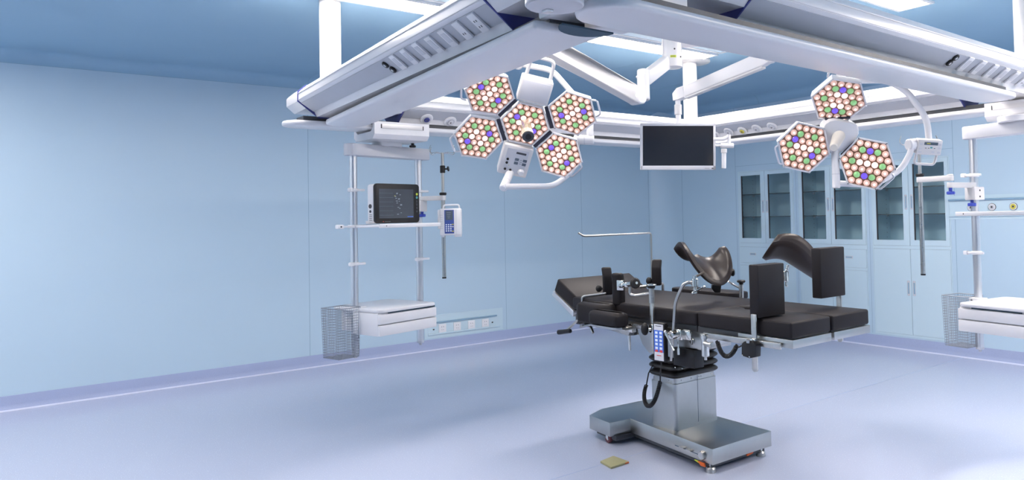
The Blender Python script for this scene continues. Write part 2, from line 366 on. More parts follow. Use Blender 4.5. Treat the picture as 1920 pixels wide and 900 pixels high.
# ---------------------------------------------------------------- built-in cabinets
def cabinet(i, a, b, mid, label, drawers):
    t = thing('built_in_cabinet', label, 'cabinet', ((a+b)/2, Y0, CZ0))
    D = .36; yf = Y0-.002; yb = Y0+D
    oa, ob = a+.011, b-.011           # opening that the doors fill
    m = MB().use(CABIN)
    m.bb((a+.001, Y0+.01, CZ0+.001), (a+.012, yb, CZ1-.001)); m.bb((b-.012, Y0+.01, CZ0+.001), (b-.001, yb, CZ1-.001)); m.bb((a+.001, yb, CZ0+.001), (b-.001, yb+.012, CZ1-.001))
    m.bb((a+.012, Y0+.03, 1.085), (b-.012, yb, 1.10)); m.bb((a+.012, Y0+.02, CZ1-.013), (b-.012, yb, CZ1-.001)); m.bb((a+.012, Y0+.02, CZ0+.001), (b-.012, yb, CZ0+.02))
    m.use(INK)                         # peg holes in the left side
    for yy in (Y0+.08, Y0+.29):
        for k in range(15): m.bb((a+.0115, yy-.004, 1.19+k*.053), (a+.0135, yy+.004, 1.196+k*.053))
    m.use(CAB)
    ztop = 2.034; zmid = 1.112
    m.bb((a+.001, yf, ztop), (b-.001, Y0+.03, CZ1-.001)); m.bb((a+.001, yf, CZ0+.001), (oa, Y0+.03, ztop)); m.bb((ob, yf, CZ0+.001), (b-.001, Y0+.03, ztop))
    m.bb((oa, yf, 1.062 if drawers else 1.078), (ob, Y0+.03, zmid)); m.bb((oa, yf, CZ0+.001), (ob, Y0+.03, .160))
    if drawers: m.bb((oa, yf, .822), (ob, Y0+.03, .853))
    m.use(GAP)
    for z in ((.160, .822, .853, 1.062, zmid, ztop) if drawers else (.160, 1.078, zmid, ztop)): m.bb((oa, Y0+.012, z-.01), (ob, Y0+.018, z+.01))
    for x in (oa, ob, mid): m.bb((x-.01, Y0+.012, .15), (x+.01, Y0+.018, ztop))
    m.build('body', t)
    for k, (x0, x1) in enumerate(((oa+.002, mid-.002), (mid+.002, ob-.002))):
        g0, g1 = (x0+.042, x1-.066) if k == 0 else (x0+.047, x1-.040)
        z0, z1, h0, h1 = zmid+.002, ztop-.002, 1.174, 1.985
        m = MB().use(CAB); ya, yb2 = Y0-.004, Y0+.016
        m.bb((x0, ya, z0), (g0, yb2, z1)); m.bb((g1, ya, z0), (x1, yb2, z1)); m.bb((g0, ya, z0), (g1, yb2, h0)); m.bb((g0, ya, h1), (g1, yb2, z1))
        m.use(INK); m.bb((g0-.0005, ya+.003, h0), (g0+.009, yb2-.001, h1))
        d = m.build('glass_door', t)
        m = MB().use(GLASS); m.bb((g0+.0005, Y0+.006, h0+.0005), (g1-.0005, Y0+.009, h1-.0005)); m.build('pane', d)
        hx = x1-.03 if k == 0 else x0+.03
        m = MB().use(LGREY); m.bb((hx-.013, ya-.002, 1.50), (hx+.013, ya+.001, 1.66), .004); m.use(SEAM); m.bb((hx-.007, ya-.003, 1.515), (hx+.007, ya, 1.645)); m.build('door_handle', d)
        zt = .820 if drawers else 1.076
        m = MB().use(CAB); m.bb((x0, ya, .162), (x1, yb2, zt)); d = m.build('lower_door', t)
        m = MB().use(LGREY); m.bb((hx-.014, ya-.002, .58), (hx+.014, ya+.001, .74), .004); m.use(SEAM); m.bb((hx-.008, ya-.003, .60), (hx+.008, ya, .72)); m.build('door_handle', d)
        if drawers:
            m = MB().use(CAB); m.bb((x0, ya, .855), (x1, yb2, 1.060)); d = m.build('drawer_front', t)
            c = (x0+x1)/2-.0; m = MB().use(LGREY); m.bb((c-.05, ya-.002, .955), (c+.05, ya+.001, .985), .003); m.use(SEAM); m.bb((c-.04, ya-.003, .962), (c+.04, ya, .978)); m.build('drawer_handle', d)
    for z in (1.445, 1.735):
        m = MB().use(DKSTEEL); m.bb((a+.013, Y0+.03, z), (b-.013, Y0+.045, z+.009)); m.use(GLASS); m.bb((a+.013, Y0+.0455, z+.001), (b-.013, Y0+.35, z+.008))
        m.use(LGREY)
        for yy in (Y0+.08, Y0+.29): m.bb((a+.0125, yy-.012, z-.02), (a+.03, yy+.012, z-.001))
        m.build('shelf', t)
cabinet(0, *CABS[0], -5.97, 'blue glass-front wall cabinet nearest the room corner', True)
cabinet(1, *CABS[1], -5.016, 'blue glass-front wall cabinet between two others, partly behind the lamp', True)
cabinet(2, *CABS[2], -4.055, 'blue glass-front wall cabinet with tall lower doors and no drawers', False)
# ---------------------------------------------------------------- wall service panels
t = thing('socket_panel', 'recessed blue wall panel with four white sockets by the skirting', 'socket panel', (X0, 4.31, .17))
m = MB().use(CAB)
m.bb((X0+.0008, 3.79, .135), (X0+.003, 4.83, .40)); m.bb((X0+.003, 3.83, .172), (X0+.014, 4.79, .192), .002); m.bb((X0+.003, 3.83, .192), (X0+.006, 4.79, .306))
m.use(SEAM); m.bb((X0+.003, 3.83, .306), (X0+.022, 4.74, .322), .002); m.use(INK); m.bb((X0+.0032, 3.83, .190), (X0+.0068, 4.74, .1925))  # darker top strip: shade at the top of the recess put into colour
for y in (3.90, 4.68): m.box((X0+.008, y, .235), (.006, .02, .014), None, .002)
m.build('frame', t)
for y in (4.01, 4.20, 4.39, 4.58):
    m = MB().use(WHITEP); m.bb((X0+.005, y-.047, .192), (X0+.017, y+.047, .288), .004); m.use(INK)
    for s in (-1, 1): m.box((X0+.0165, y+s*.012, .256), (.002, .004, .012), Matrix.Rotation(.35*s, 3, 'X'))
    m.box((X0+.0165, y-.010, .222), (.0015, .003, .010)); m.box((X0+.0165, y+.010, .222), (.0015, .003, .010)); m.build('socket', t)
t = thing('gas_outlet_panel', 'recessed blue wall panel with round gas outlets behind the pendant shelf', 'outlet panel', (-3.0, Y0, 1.43))
m = MB().use(CAB); m.bb((-3.66, Y0-.003, 1.39), (-2.3, Y0-.0008, 1.63)); m.bb((-3.62, Y0-.008, 1.425), (-2.35, Y0-.003, 1.58)); m.bb((-3.62, Y0-.018, 1.418), (-2.35, Y0-.003, 1.428)); m.use(SEAM); m.bb((-3.62, Y0-.03, 1.580), (-2.35, Y0-.003, 1.596), .002)  # top strip coloured darker as the shade under the recess edge
m.build('frame', t)
for x, c in ((-3.40, LGREY), (-3.198, LGREY), (-3.001, YELLOW), (-2.8, LGREY), (-2.6, LGREY)):
    m = MB().use(INK); m.cyl((x, Y0-.008, 1.508), (x, Y0-.013, 1.508), .037, n=28); m.use(WHITEP); m.cyl((x, Y0-.0085, 1.508), (x, Y0-.016, 1.508), .033, n=28); m.use(c); m.cyl((x, Y0-.009, 1.508), (x, Y0-.019, 1.508), .026, n=24); m.use(INK); m.cyl((x, Y0-.01, 1.508), (x, Y0-.021, 1.508), .010, n=16); m.build('gas_outlet', t)
# ================================================================ suspended beam frame
BR = thing('beam_frame', 'white suspended service beam frame hung on columns from the ceiling', 'pendant beam', (-3.4, 3.3, 2.13))
BW = .40
BODY = [(.05, 2.39), (.006, 2.35), (0, 2.34), (0, 2.29), (.012, 2.281), (.100, 2.222), (.114, 2.190), (.286, 2.190), (.300, 2.222), (.388, 2.281), (.40, 2.29), (.40, 2.34), (.394, 2.35), (.35, 2.39)]
CORNER = [(.05, 2.39), (.006, 2.35), (0, 2.34), (0, 2.29), (.05, 2.245), (.35, 2.245), (.40, 2.29), (.40, 2.34), (.394, 2.35), (.35, 2.39)]
PLATE = [(.045, 2.395), (-.004, 2.352), (-.006, 2.286), (.125, 2.184), (.275, 2.184), (.406, 2.286), (.404, 2.352), (.355, 2.395)]
def prof(P, p, n): return [V((p.x, p.y, 0))+n*s+V((0, 0, z)) for s, z in P]
def beam(p0, p1, n, plates, corner_to, label):
    """p0,p1: ends of the near top edge; n: horizontal, from that edge across the beam"""
    p0, p1, n = V((*p0, 0)), V((*p1, 0)), V((*n, 0)).normalized()
    t = (p1-p0).normalized()
    m = MB().use(WHITE); m.loft([prof(BODY, p0, n), prof(BODY, p1, n)])
    m.use(LGREY)
    for s in (.0, .4):
        sg = -1 if s == 0 else 1
        for z in (2.338, 2.296): m.prism([p0+n*(s+sg*.0025)+V((0, 0, z)), p1+n*(s+sg*.0025)+V((0, 0, z)), p1+n*(s+sg*.0025)+V((0, 0, z-.003)), p0+n*(s+sg*.0025)+V((0, 0, z-.003))], -n*sg*.004)
    for a, b in corner_to:
        a, b = V((*a, 0)), V((*b, 0)); m.use(WHITE); m.loft([prof(CORNER, a, n), prof(CORNER, b, n)])
    bm_ = m.build('beam', BR)
    for s0, s1 in (((.0165, 2.278), (.094, 2.226)), ((.3835, 2.278), (.306, 2.226))):
        out = V((0, 0, -1))+n*(-1 if s0[0] < .2 else 1)*.77; out.normalize()
        m = MB().use(GREY); q = [p0+t*.008+n*s0[0]+V((0, 0, s0[1])), p1-t*.008+n*s0[0]+V((0, 0, s0[1])), p1-t*.008+n*s1[0]+V((0, 0, s1[1])), p0+t*.008+n*s1[0]+V((0, 0, s1[1]))]
        m.prism([v+out*.004 for v in q], -out*.008); m.build('outlet_panel', bm_)
    for k in plates:
        p = (p0, p1)[k]; m = MB().use(NAVY); e = t*(-.008 if k == 0 else .008)
        m.prism(prof(PLATE, p, n), e); m.build('end_plate', bm_)
    return bm_
def rail(p0, p1, h=.13, ends=(1, 1)):
    c0, c1 = V((*p0, 0)), V((*p1, 0)); t = (c1-c0).normalized(); n = V((-t.y, t.x, 0))
    out = []
    for c, d, on in ((c1, t, ends[1]), (c0, -t, ends[0])):
        sgn = 1 if d.dot(t) > 0 else -1
        if on: out += [c+n*(-sgn*h*math.cos(a))+d*(.11*math.sin(a)) for a in [PI*k/10 for k in range(11)]]
        else: out += [c-n*sgn*h, c+n*sgn*h]
    m = MB().use(WHITE); m.prism([v+V((0, 0, 2.128)) for v in out], V((0, 0, .034)), .013, 3)
    m.use(DKSTEEL); m.prism([c0-n*.07+V((0, 0, 2.160)), c0+n*.07+V((0, 0, 2.160)), c1+n*.07+V((0, 0, 2.160)), c1-n*.07+V((0, 0, 2.160))], V((0, 0, .034)))
    return m.build('carriage_rail', BR)
NLs = -.0603
def nl(x): return (x, 1.51+NLs*(x+4.93))
NLn = V((-NLs, 1, 0)).normalized()
NRs = -.0175
def nr(y): return (-1.685+NRs*(y-2.78), y)
NRn = V((-1, NRs, 0)).normalized()
beam(nl(-4.93), nl(-2.30), NLn[:2], (0, 1), [(nl(-5.25), nl(-4.938)), (nl(-2.292), nl(-1.66))], '')
beam(nr(2.10), nr(5.6), NRn[:2], (0,), [(nr(1.37), nr(2.092))], '')
beam((-4.80, 2.19), (-4.80, 4.94), (-1, 0), (0,), [((-4.80, 1.70), (-4.80, 2.182)), ((-4.80, 4.945), (-4.80, 5.35))], '')
beam((-4.86, 4.95), (-2.31, 4.95), (0, 1), (1,), [((-2.302, 4.95), (-1.9, 4.95))], '')
rail((-4.77, 1.765), (-2.02, 1.515), .13, (1, 0)); rail((-1.772, 1.50), (-1.878, 4.50), .118)
rail((-5.0, 1.54), (-5.0, 5.0), .115); rail((-5.2, 5.15), (-1.5, 5.15), .115)
# end cap nose of the near left beam
m = MB().use(WHITE); a = V((*nl(-5.245), 0)); m.loft([prof(CORNER, a, NLn), [v*.0+(V((v.x, v.y, v.z))+V((-.05, 0, 0))) for v in [V((a.x, a.y, 0))+NLn*(.02+.36*(s/.4))+V((0, 0, 2.262+(z-2.245)*.72)) for s, z in CORNER]]]); m.build('end_cap', BR)
# corner cover, disc plate and a dark sheet for shade where the near rails meet
m = MB().use(WHITE); m.bb((-2.06, 1.42, 2.17), (-1.72, 1.80, 2.25), .01); m.use(LGREY); m.cyl((-1.775, 1.285, 2.175), (-1.775, 1.285, 2.126), .088, n=36, bev=.004); m.use(ALU); m.bb((-1.83, 1.275, 2.118), (-1.80, 1.30, 2.127), .003); m.build('corner_cover', BR)
m = MB().use(GAP); c = V((-1.93, 1.535, 2.1262)); m.prism([c+V((-.095*math.sin(a), -.11*math.cos(a)+.01*math.sin(a), 0)) for a in [PI*k/14 for k in range(15)]], (0, 0, .006)); m.build('rail_mouth_shade', BR, label='dark sheet standing for the shade in the mouth where the rails meet')
for (x, y, z1) in ((-5.0, 5.226, ZC), (-5.0, 1.744, ZC), (-1.934, 5.15, ZC), (-1.87, 1.6, ZC)):
    m = MB().use(WHITE); m.cyl((x, y, 2.385), (x, y, z1-.06), .067, n=36); m.use(OFFW); fl = .20 if y > 5.2 else .0685; m.lathe([(0, 0), (.10, 0), (.10, .03), (.068, .06), (.068, .955), (fl, .96), (fl, .999), (0, .999)], (x, y, 2.386), (x, y, z1), 36)
    m.build('column', BR)
# sockets and connectors on the grey panels
def on_panel(px, py, p, n, inner=False):
    s = .388 if inner else .012; s2 = .3 if inner else .1
    P = V((*p, 0))+n*(s)+V((0, 0, 2.281)); o = (V((0, 0, -1))+n*(1 if inner else -1)*.77).normalized()
    return at(px, py, pl=(P, o)), o
def socket(px, py, p, n, t, kind):
    c, o = on_panel(px, py, p, n); v = o.cross(t).normalized(); Rm = rot_from(t, v, o)
    m = MB().use(WHITEP); m.box(c+o*.006, (.058, .092, .012), Rm, .004)
    if kind:
        m.use(INK)
        for a, b in (((-.008, -.014), (.008, -.014)) if kind == 1 else ((-.008, -.016), (.008, -.016), (-.008, .012), (.008, .012))): m.box(c+o*.0125+t*a+v*b, (.004, .009, .001), Rm)
    else:
        m.use(LGREY); m.box(c+o*.0122+v*.004, (.036, .05, .001), Rm, 0)
    m.build('power_socket', BR)
def connector(px, py, p, n, t):
    c, o = on_panel(px, py, p, n); m = MB().use(BLACK); m.cyl(c, c+o*.012, .019, n=20, bev=.003); m.use(ALU); m.cyl(c, c+o*.0128, .008, n=12); m.build('connector', BR, label='black round connector')
NLt = V((1, NLs, 0)).normalized(); NRt = V((NRs, 1, 0)).normalized()
for k, (x, y) in enumerate(((898.7, 40), (869, 54.7), (841.5, 69), (816, 81.5), (791.5, 92.8), (769, 104), (748, 114.7))): socket(x, y, nl(-3), NLn, NLt, (2, 1, 0, 0, 0, 0, 0)[k])
for x, y in ((724, 120), (738, 129)): connector(x, y, nl(-3), NLn, NLt)
for k, (x, y) in enumerate(((1809, 118.7), (1833, 125), (1856, 132), (1877, 138), (1897, 144), (1917, 150))): socket(x, y, nr(3), NRn, NRt, (0, 0, 0, 0, 0, 1)[k])
for x, y in ((1790.7, 106.7), (1778.7, 116.5)): connector(x, y, nr(3), NRn, NRt)
def gas_outlet(px, py, p, n, c2):
    c, o = on_panel(px, py, p, n); m = MB().use(WHITEP); m.cyl(c-o*.002, c+o*.010, .047, n=32, bev=.003); m.use(LGREY); m.cyl(c, c+o*.012, .033, n=28); m.use(c2); m.cyl(c, c+o*.020, .021, n=20, bev=.003); m.use(INK); m.cyl(c, c+o*.0205, .006, n=10); m.build('gas_outlet', BR)
for x, y, c2 in ((799.5, 222.5, NAVY), (843.5, 227, ALU)): gas_outlet(x, y, (-4.80, 3), V((-1, 0, 0)), c2)
for x, y, c2 in ((1341, 252, ALU), (1366.5, 246.5, ALU), (1392.5, 244.5, YELLOW), (1419, 240.5, LGREY), (1448, 236.5, ALU)): gas_outlet(x, y, (-3, 4.95), V((0, 1, 0)), c2)
# ================================================================ ceiling lamp mount and its three arms
MT = at(1261, 128, d=5.0); mx, my, mz = MT
t = thing('lamp_mount', 'round white ceiling mount with a yellow label that carries the lamp arms', 'lamp mount', (mx, my, mz))
m = MB().use(WHITE); m.lathe([(0, 0), (.055, .0), (.066, .012), (.067, .1), (.0675, .105), (.0675, .40), (.066, .405), (.067, .41), (.067, .9), (.13, .93), (.13, 1), (0, 1)], (mx, my, mz), (mx, my, ZC-.001), 40)
m.build('mount_body', t)
c = at(1265, 105, d=4.93); vd = (V((mx, my, 0))-V((0, 0, 0))).normalized(); th0 = math.atan2(-vd.y, -vd.x)
m = MB().use(YGREEN); zc = c.z
m.loft([[V((mx+.0685*math.cos(th0+.1+a), my+.0685*math.sin(th0+.1+a), zc+dz)) for a in [-.3+.06*k for k in range(11)]] for dz in (-.008, .008)], cap=False, closed=False)
m.use(INK)
for k in range(7): m.bb(V((mx+.069*math.cos(th0-.1+.06*k), my+.069*math.sin(th0-.1+.06*k), zc-.004)), V((mx+.0692*math.cos(th0-.075+.06*k), my+.0692*math.sin(th0-.075+.06*k), zc+.003)))
m.build('warning_label', t, label='yellow label with dark print')
for a, z in ((-.55, zc-.0), (.95, zc), (.25, zc+.05)):
    m = MB().use(INK); m.ball((mx+.067*math.cos(th0+a), my+.067*math.sin(th0+a), z), .006); m.build('set_screw', t)
def lamp_axes(cx, cy, d, e1, e2):
    s = math.hypot(*e1); k = min(.999, math.hypot(*e2)/s)
    a = (RT*e1[0]-UP*e1[1]).normalized()
    b = ((RT*e2[0]-UP*e2[1])/s+FW*math.sqrt(1-k*k)); b = (b-a*b.dot(a)).normalized(); n = a.cross(b)
    if n.dot(FW) > 0: n = -n
    return at(cx, cy, d=d), a, b, n, s*d/FPX
def hexpts(c, a, b, r, off=30): return [c+a*(r*math.cos(math.radians(off+60*k)))+b*(r*math.sin(math.radians(off+60*k))) for k in range(6)]
def lamp_head(t, c, a, b, n, r, th, seed=0, handle=None):
    m = MB().use(WHITE)
    rings = [hexpts(c-n*th, a, b, r*.80), hexpts(c-n*(th*.86), a, b, r*.93), hexpts(c-n*(th*.2), a, b, r*1.0), hexpts(c+n*.004, a, b, r*1.0), hexpts(c+n*.004, a, b, r*.94), hexpts(c-n*.006, a, b, r*.92)]
    m.loft(rings)
    h = m.build('lamp_head', t, 25)
    m = MB().use(LEDBACK); m.prism(hexpts(c-n*.0055, a, b, r*.918), n*.002)
    sp = r*.262; g1 = a*math.cos(PI/6)+b*math.sin(PI/6); g2 = b
    GREENS = {(2, -2), (-2, 2), (2, 0), (-2, 0), (0, 2), (0, -2)}; VIO = {(1, 1), (-1, -1)} if seed % 2 == 0 else {(2, -1), (-2, 1)}
    WHI = {(1, 0), (-1, 0), (0, 1), (0, -1)} if seed % 3 == 0 else {(0, 0), (1, -1), (-1, 1)}
    Rm = rot_from(a, b, n)
    for i in range(-3, 4):
        for j in range(-3, 4):
            if abs(i+j) > 3: continue
            p = c+(g1*i+g2*j)*sp
            mt = LG if (i, j) in GREENS else LV if (i, j) in VIO else LWH if (i, j) in WHI else LW
            m.use(mt); m.ball(p-n*.002, sp*.45, (1, 1, .6), 9, Rm)
            if mt is not LG: m.use(LV if mt is LV else LHOT); m.ball(p+n*(sp*.20), sp*.17, (1, 1, .5), 6, Rm)
    l = m.build('led_lenses', h); l['kind'] = 'stuff'; l['label'] = 'cluster of pinkish, green and violet LED lenses'
    m = MB().use(CHROME)
    for k in range(6): 
        p = hexpts(c, a, b, r*.965)[k]; m.cyl(p, p+n*.007, .004, n=8)
    m.build('screws', h)
    if handle is not None:
        aa = math.radians(handle); o = a*math.cos(aa)+b*math.sin(aa); s = b*math.cos(aa)-a*math.sin(aa); base = c-n*th*.4+o*(r*.86)
        m = MB().use(ALU); m.tube([base+s*r*.36, base+s*r*.30+o*r*.2, base-s*r*.30+o*r*.2, base-s*r*.36], .0055, 8, .015); m.build('grip_bar', h)
    return h
def tilt(a, b, n, dirv, deg):
    q = Matrix.Rotation(math.radians(deg), 3, n.cross(dirv)); return q @ a, q @ b, q @ n
def spot(t, c, n, W):
    l = bpy.data.lights.new('lamp_beam', 'SPOT'); l.energy = W; l.spot_size = math.radians(70); l.spot_blend = .9; l.shadow_soft_size = .18; l.color = (1, .86, .76)
    o = bpy.data.objects.new('lamp_beam', l); COL.objects.link(o); M = rot_from(*(lambda z: (lambda x: (x, z.cross(x), z))(z.orthogonal().normalized()))(-n)).to_4x4(); M.translation = c+n*.05
    o.matrix_world = M
# ---- five-headed lamp
c, a, b, n, Rr = lamp_axes(985, 233, 4.0, (86, -22), (15.6, 74))
T5 = thing('surgical_light', 'lit surgical light with five hexagonal heads and a round camera grip', 'surgical light', c)
hr = Rr*.535
lamp_head(T5, c, a, b, n, hr, .05, 0)
for k, (deg, hd) in enumerate(((0, 0), (60, 60), (180, 180), (240, 200))):
    o = a*math.cos(math.radians(deg))+b*math.sin(math.radians(deg)); a2, b2, n2 = tilt(a, b, n, -o, 11 if deg != 240 else 11)
    lamp_head(T5, c+o*Rr*1.02+n*.018, a2, b2, n2, hr, .05, k+1, hd)
    m = MB().use(WHITE); m.box(c+o*Rr*.52-n*.025, (.05, .03, .03), rot_from(o, n.cross(o), n), .004); m.use(DARKJ); m.box(c+o*Rr*.52-n*.01, (.02, .13, .012), rot_from(o, n.cross(o), n), .002); m.build('head_joint', T5)
# camera grip in the middle
m = MB().use(mat('brushed_gold_grip', (.62, .52, .44), .28, .7, rvar=.05)); gd = (n*1.0+RT*.06-UP*.02).normalized(); g0 = c-n*.01; m.cyl(g0, g0+gd*.155, .031, .030, 28, bev=.004)
m.use(DKSTEEL); m.cyl(g0+gd*.150, g0+gd*.160, .032, n=28, bev=.003); m.use(BLACK); m.cyl(g0+gd*.155, g0+gd*.163, .016, n=20); m.build('camera_grip', T5, label='gold-toned grip with a dark camera ring')
# handle box on top, control box below
ot = a*math.cos(math.radians(300))+b*math.sin(math.radians(300)); st = a*math.cos(math.radians(30))+b*math.sin(math.radians(30))
m = MB().use(OFFW); Rt = rot_from(st, ot, n if st.cross(ot).dot(n) > 0 else -n); m.box(c+ot*Rr*.78-n*.02, (.17, .135, .07), Rt, .008)
m.use(GREY) if False else m.use(LGREY); m.box(c+ot*Rr*.78+n*.0152, (.15, .11, .002), Rt, .001); hb = m.build('handle_box', T5)
m = MB().use(OFFW); q = c+ot*Rr*1.08-n*.02; m.tube([q-st*.065, q-st*.060+ot*.10, q+st*.060+ot*.10, q+st*.065], .010, 10, .03); m.build('carry_handle', T5)
ob = -ot
m = MB().use(OFFW); cb = c+ob*Rr*.86-n*.01; m.box(cb, (.165, .185, .075), Rt, .010); m.use(LGREY); m.box(cb+n*.0376-st*.0, (.12, .15, .0012), Rt); m.build('control_box', T5)
m = MB().use(SCREENG); f = cb+n*.0385; m.box(f+st*.02-ob*.055, (.055, .012, .001), Rt); m.use(LCD)
for i, (sx, sy) in enumerate(((.005, -.015), (.05, -.015), (.005, .008), (.05, .008))): m.box(f+st*sx+ob*sy, (.022, .016, .001), Rt)
for k in range(3): m.box(f+st*.028+ob*(-.015+.0115*k), (.014, .002, .001), Rt)
m.use(BLACK)
for sx, sy in ((-.045, -.008), (-.045, .015), (-.045, .055), (-.015, .055)): m.cyl(f+st*sx+ob*sy, f+st*sx+ob*sy+n*.004, .007, n=14)
m.use(YELLOW); m.box(f-st*.03+ob*.03, (.004, .004, .001), Rt); m.build('control_buttons', T5)
m = MB().use(WHITEP); m.cyl(f+st*.045+ob*.055, f+st*.045+ob*.055+n*.022, .019, .016, 24, bev=.003); m.build('dimmer_knob', T5)
D5 = 4.05
P = lambda x, y, d=D5: at(x, y, d=d)
m = MB().use(WHITE); m.tube([P(972, 119, 4.12), P(985, 122, 4.12), P(1035, 131, 4.14), P(1082, 185, 4.18), P(1108, 214, 4.18), P(1107, 256, 4.15)], .0165, 12, .05); m.build('upper_yoke', T5)
m = MB().use(WHITE); m.cyl(P(1076, 261, 4.15), P(1114, 262, 4.15), .026, n=24, bev=.006); m.cyl(P(1106, 240, 4.15), P(1106.5, 258, 4.15), .020, n=20); m.use(LGREY); m.cyl(P(1095, 261.5, 4.15), P(1096.5, 261.5, 4.15), .0265, n=24); m.build('yoke_joint', T5)
m = MB().use(WHITE); m.tube([P(1082, 262, 4.17), P(1080, 285, 4.3), P(1076, 318, 4.34), P(1040, 349, 4.3), P(945, 350, 4.0)], .0165, 12, .07); m.build('lower_yoke', T5)
m = MB().use(WHITE); pb = P(943, 354, 4.0); pt_ = cb+ob*.07-n*.01; m.cyl(pb, pt_, .0225, n=20, bev=.006); m.use(LGREY); m.cyl(pb+(pt_-pb)*.35, pb+(pt_-pb)*.37, .023, n=20); m.build('yoke_post', T5)
j0 = at(1206, 152, d=4.75); jtop = at(1206, 137, d=4.75)
m = MB().use(WHITE); a0, b0 = at(1250, 117, d=4.97), at(1206, 152, d=4.75); dd = (b0-a0).normalized(); sd = dd.cross(V((0, 0, 1))).normalized(); uv = sd.cross(dd); m.prism([v-sd*.032 for v in [a0-uv*.042, b0-uv*.040-dd*.01, b0+uv*.046+dd*.03, a0+uv*.046]], sd*.064, .010, 3); m.build('mount_arm', T5)
jb = at(1207, 188, d=4.72)
m = MB().use(WHITE); m.cyl(jb+V((0, 0, .0)), jtop+V((0, 0, .02)), .040, n=28, bev=.006); m.use(LGREY); m.cyl(j0, j0+V((0, 0, .003)), .0405, n=28); m.build('arm_joint', T5)
k0 = at(1194, 182, d=4.66); k1 = at(1035, 92, d=4.2); k2 = at(960, 60, d=4.12)
m = MB().use(OFFW); ax_ = (k1-k0).normalized(); sd = ax_.cross(V((0, 0, 1))).normalized(); upv = sd.cross(ax_)
pl = [k0+upv*.045-ax_*.03, k0+upv*.06+ax_*.06, k1+upv*.05, k2+upv*.045, k2-upv*.045, k1-upv*.045, k0-upv*.05+ax_*.02, k0-upv*.03-ax_*.05]
m.prism([v-sd*.04 for v in pl], sd*.08, .012, 3); m.use(WHITE); m.cyl(k0-sd*.046, k0+sd*.046, .048, n=28, bev=.006); m.build('spring_arm', T5)
m = MB().use(WHITE); e5 = P(972, 119, 4.12); m.cyl(V((e5.x, e5.y, e5.z-.02)), V((e5.x, e5.y, k2.z-.02)), .024, n=20); m.ball((e5.x, e5.y, e5.z-.01), .026); m.build('drop_spindle', T5)
spot(T5, c+n*.02, n, SURGICAL_WATTS)
# ---- three-headed lamp
c, a, b, n, Rr = lamp_axes(1573, 254, 4.0, (72, 13), (-6, 68))
T3 = thing('surgical_light', 'lit surgical light with three hexagonal heads below the right beam', 'surgical light', c)
hr3 = .150
for k, (deg, hd, tl) in enumerate(((270, 270, 22), (150, 150, 4), (30, 30, 20))):
    o = a*math.cos(math.radians(deg))+b*math.sin(math.radians(deg)); a2, b2, n2 = tilt(a, b, n, -o, tl)
    a2, b2 = a2*math.cos(math.radians(30-2))+b2*math.sin(math.radians(30-2)), b2*math.cos(math.radians(30-2))-a2*math.sin(math.radians(30-2))
    if k == 1: a2, b2 = a2*math.cos(.1)+b2*math.sin(.1), b2*math.cos(.1)-a2*math.sin(.1)
    cc = at(*((1573, 189), (1507, 277), (1626, 307))[k], d=(3.93, 4.0, 3.97)[k])
    lamp_head(T3, cc, a2, b2, n2, hr3, .06, k, None)
    m = MB().use(ALU); oo = (cc-c).normalized(); ss = n2.cross(oo).normalized(); bs = cc+oo*.118-n2*.02; m.tube([bs+ss*.055, bs+ss*.05+oo*.03, bs-ss*.05+oo*.03, bs-ss*.055], .006, 8, .012); m.build('grip_bar', T3)
    m = MB().use(WHITE); m.box(c.lerp(cc, .40)-n*.07, ((cc-c).length*.5, .07, .05), rot_from(oo, n.cross(oo).normalized(), oo.cross(n.cross(oo).normalized())), .01); m.use(DARKJ); m.box(c.lerp(cc, .46)-n*.035, (.012, .13, .03), rot_from(oo, n.cross(oo).normalized(), oo.cross(n.cross(oo).normalized())), .003); m.build('head_joint', T3)
m = MB().use(WHITE); m.loft([[c+q2 for q2 in [a*(rr*math.cos(2*PI*i/24)*(1+.12*math.cos(3*(2*PI*i/24)+PI/2)))+b*(rr*math.sin(2*PI*i/24)*(1+.12*math.cos(3*(2*PI*i/24)+PI/2)))+n*h for i in range(24)]] for rr, h in ((.07, -.09), (.095, -.06), (.098, -.01), (.09, .008), (.06, .016))]); m.build('hub', T3)
m = MB().use(mat('cream_grip', (.74, .70, .64), .4, noise=.04)); gd = (n*1.0-RT*.42-UP*.16).normalized(); m.cyl(c, c+gd*.17, .034, .023, 24, bev=.005); m.build('sterile_grip', T3, label='cream plastic grip')
P3 = lambda x, y, d=4.0: at(x, y, d=d)
m = MB().use(WHITE); hb2 = P3(1568, 353, 4.03); m.cyl(hb2, V((hb2.x, hb2.y, c.z-.06)), .021, n=20, bev=.004); m.use(LGREY); m.cyl(V((hb2.x, hb2.y, hb2.z+.075)), V((hb2.x, hb2.y, hb2.z+.079)), .0215, n=20); m.build('hub_post', T3)
m = MB().use(WHITE); m.tube([P3(1570, 344, 4.03), P3(1640, 347, 4.08), P3(1690, 318, 4.1), P3(1708, 285, 4.1), P3(1709, 266, 4.1)], .0165, 12, .07); m.build('lower_yoke', T3)
m = MB().use(WHITE); m.cyl(P3(1702, 272, 4.1), P3(1722, 270, 4.12), .033, n=24, bev=.006); m.build('yoke_joint', T3)
m = MB().use(WHITE); m.tube([P3(1576, 152, 4.06), P3(1660, 150, 4.08), P3(1698, 168, 4.1), P3(1738, 222, 4.12), P3(1742, 265, 4.12)], .0175, 12, .06); m.build('upper_yoke', T3)
m = MB().use(OFFW); bx = P3(1740, 275, 4.1); Rb = rot_from((RT*1+FW*.12-UP*.03).normalized(), ((UP+FW*.1)-RT*.0).normalized(), -FW); rx = (RT+UP*-.05).normalized(); ry = (UP-FW*.28).normalized(); ry = (ry-rx*ry.dot(rx)).normalized(); Rb = rot_from(rx, ry, rx.cross(ry))
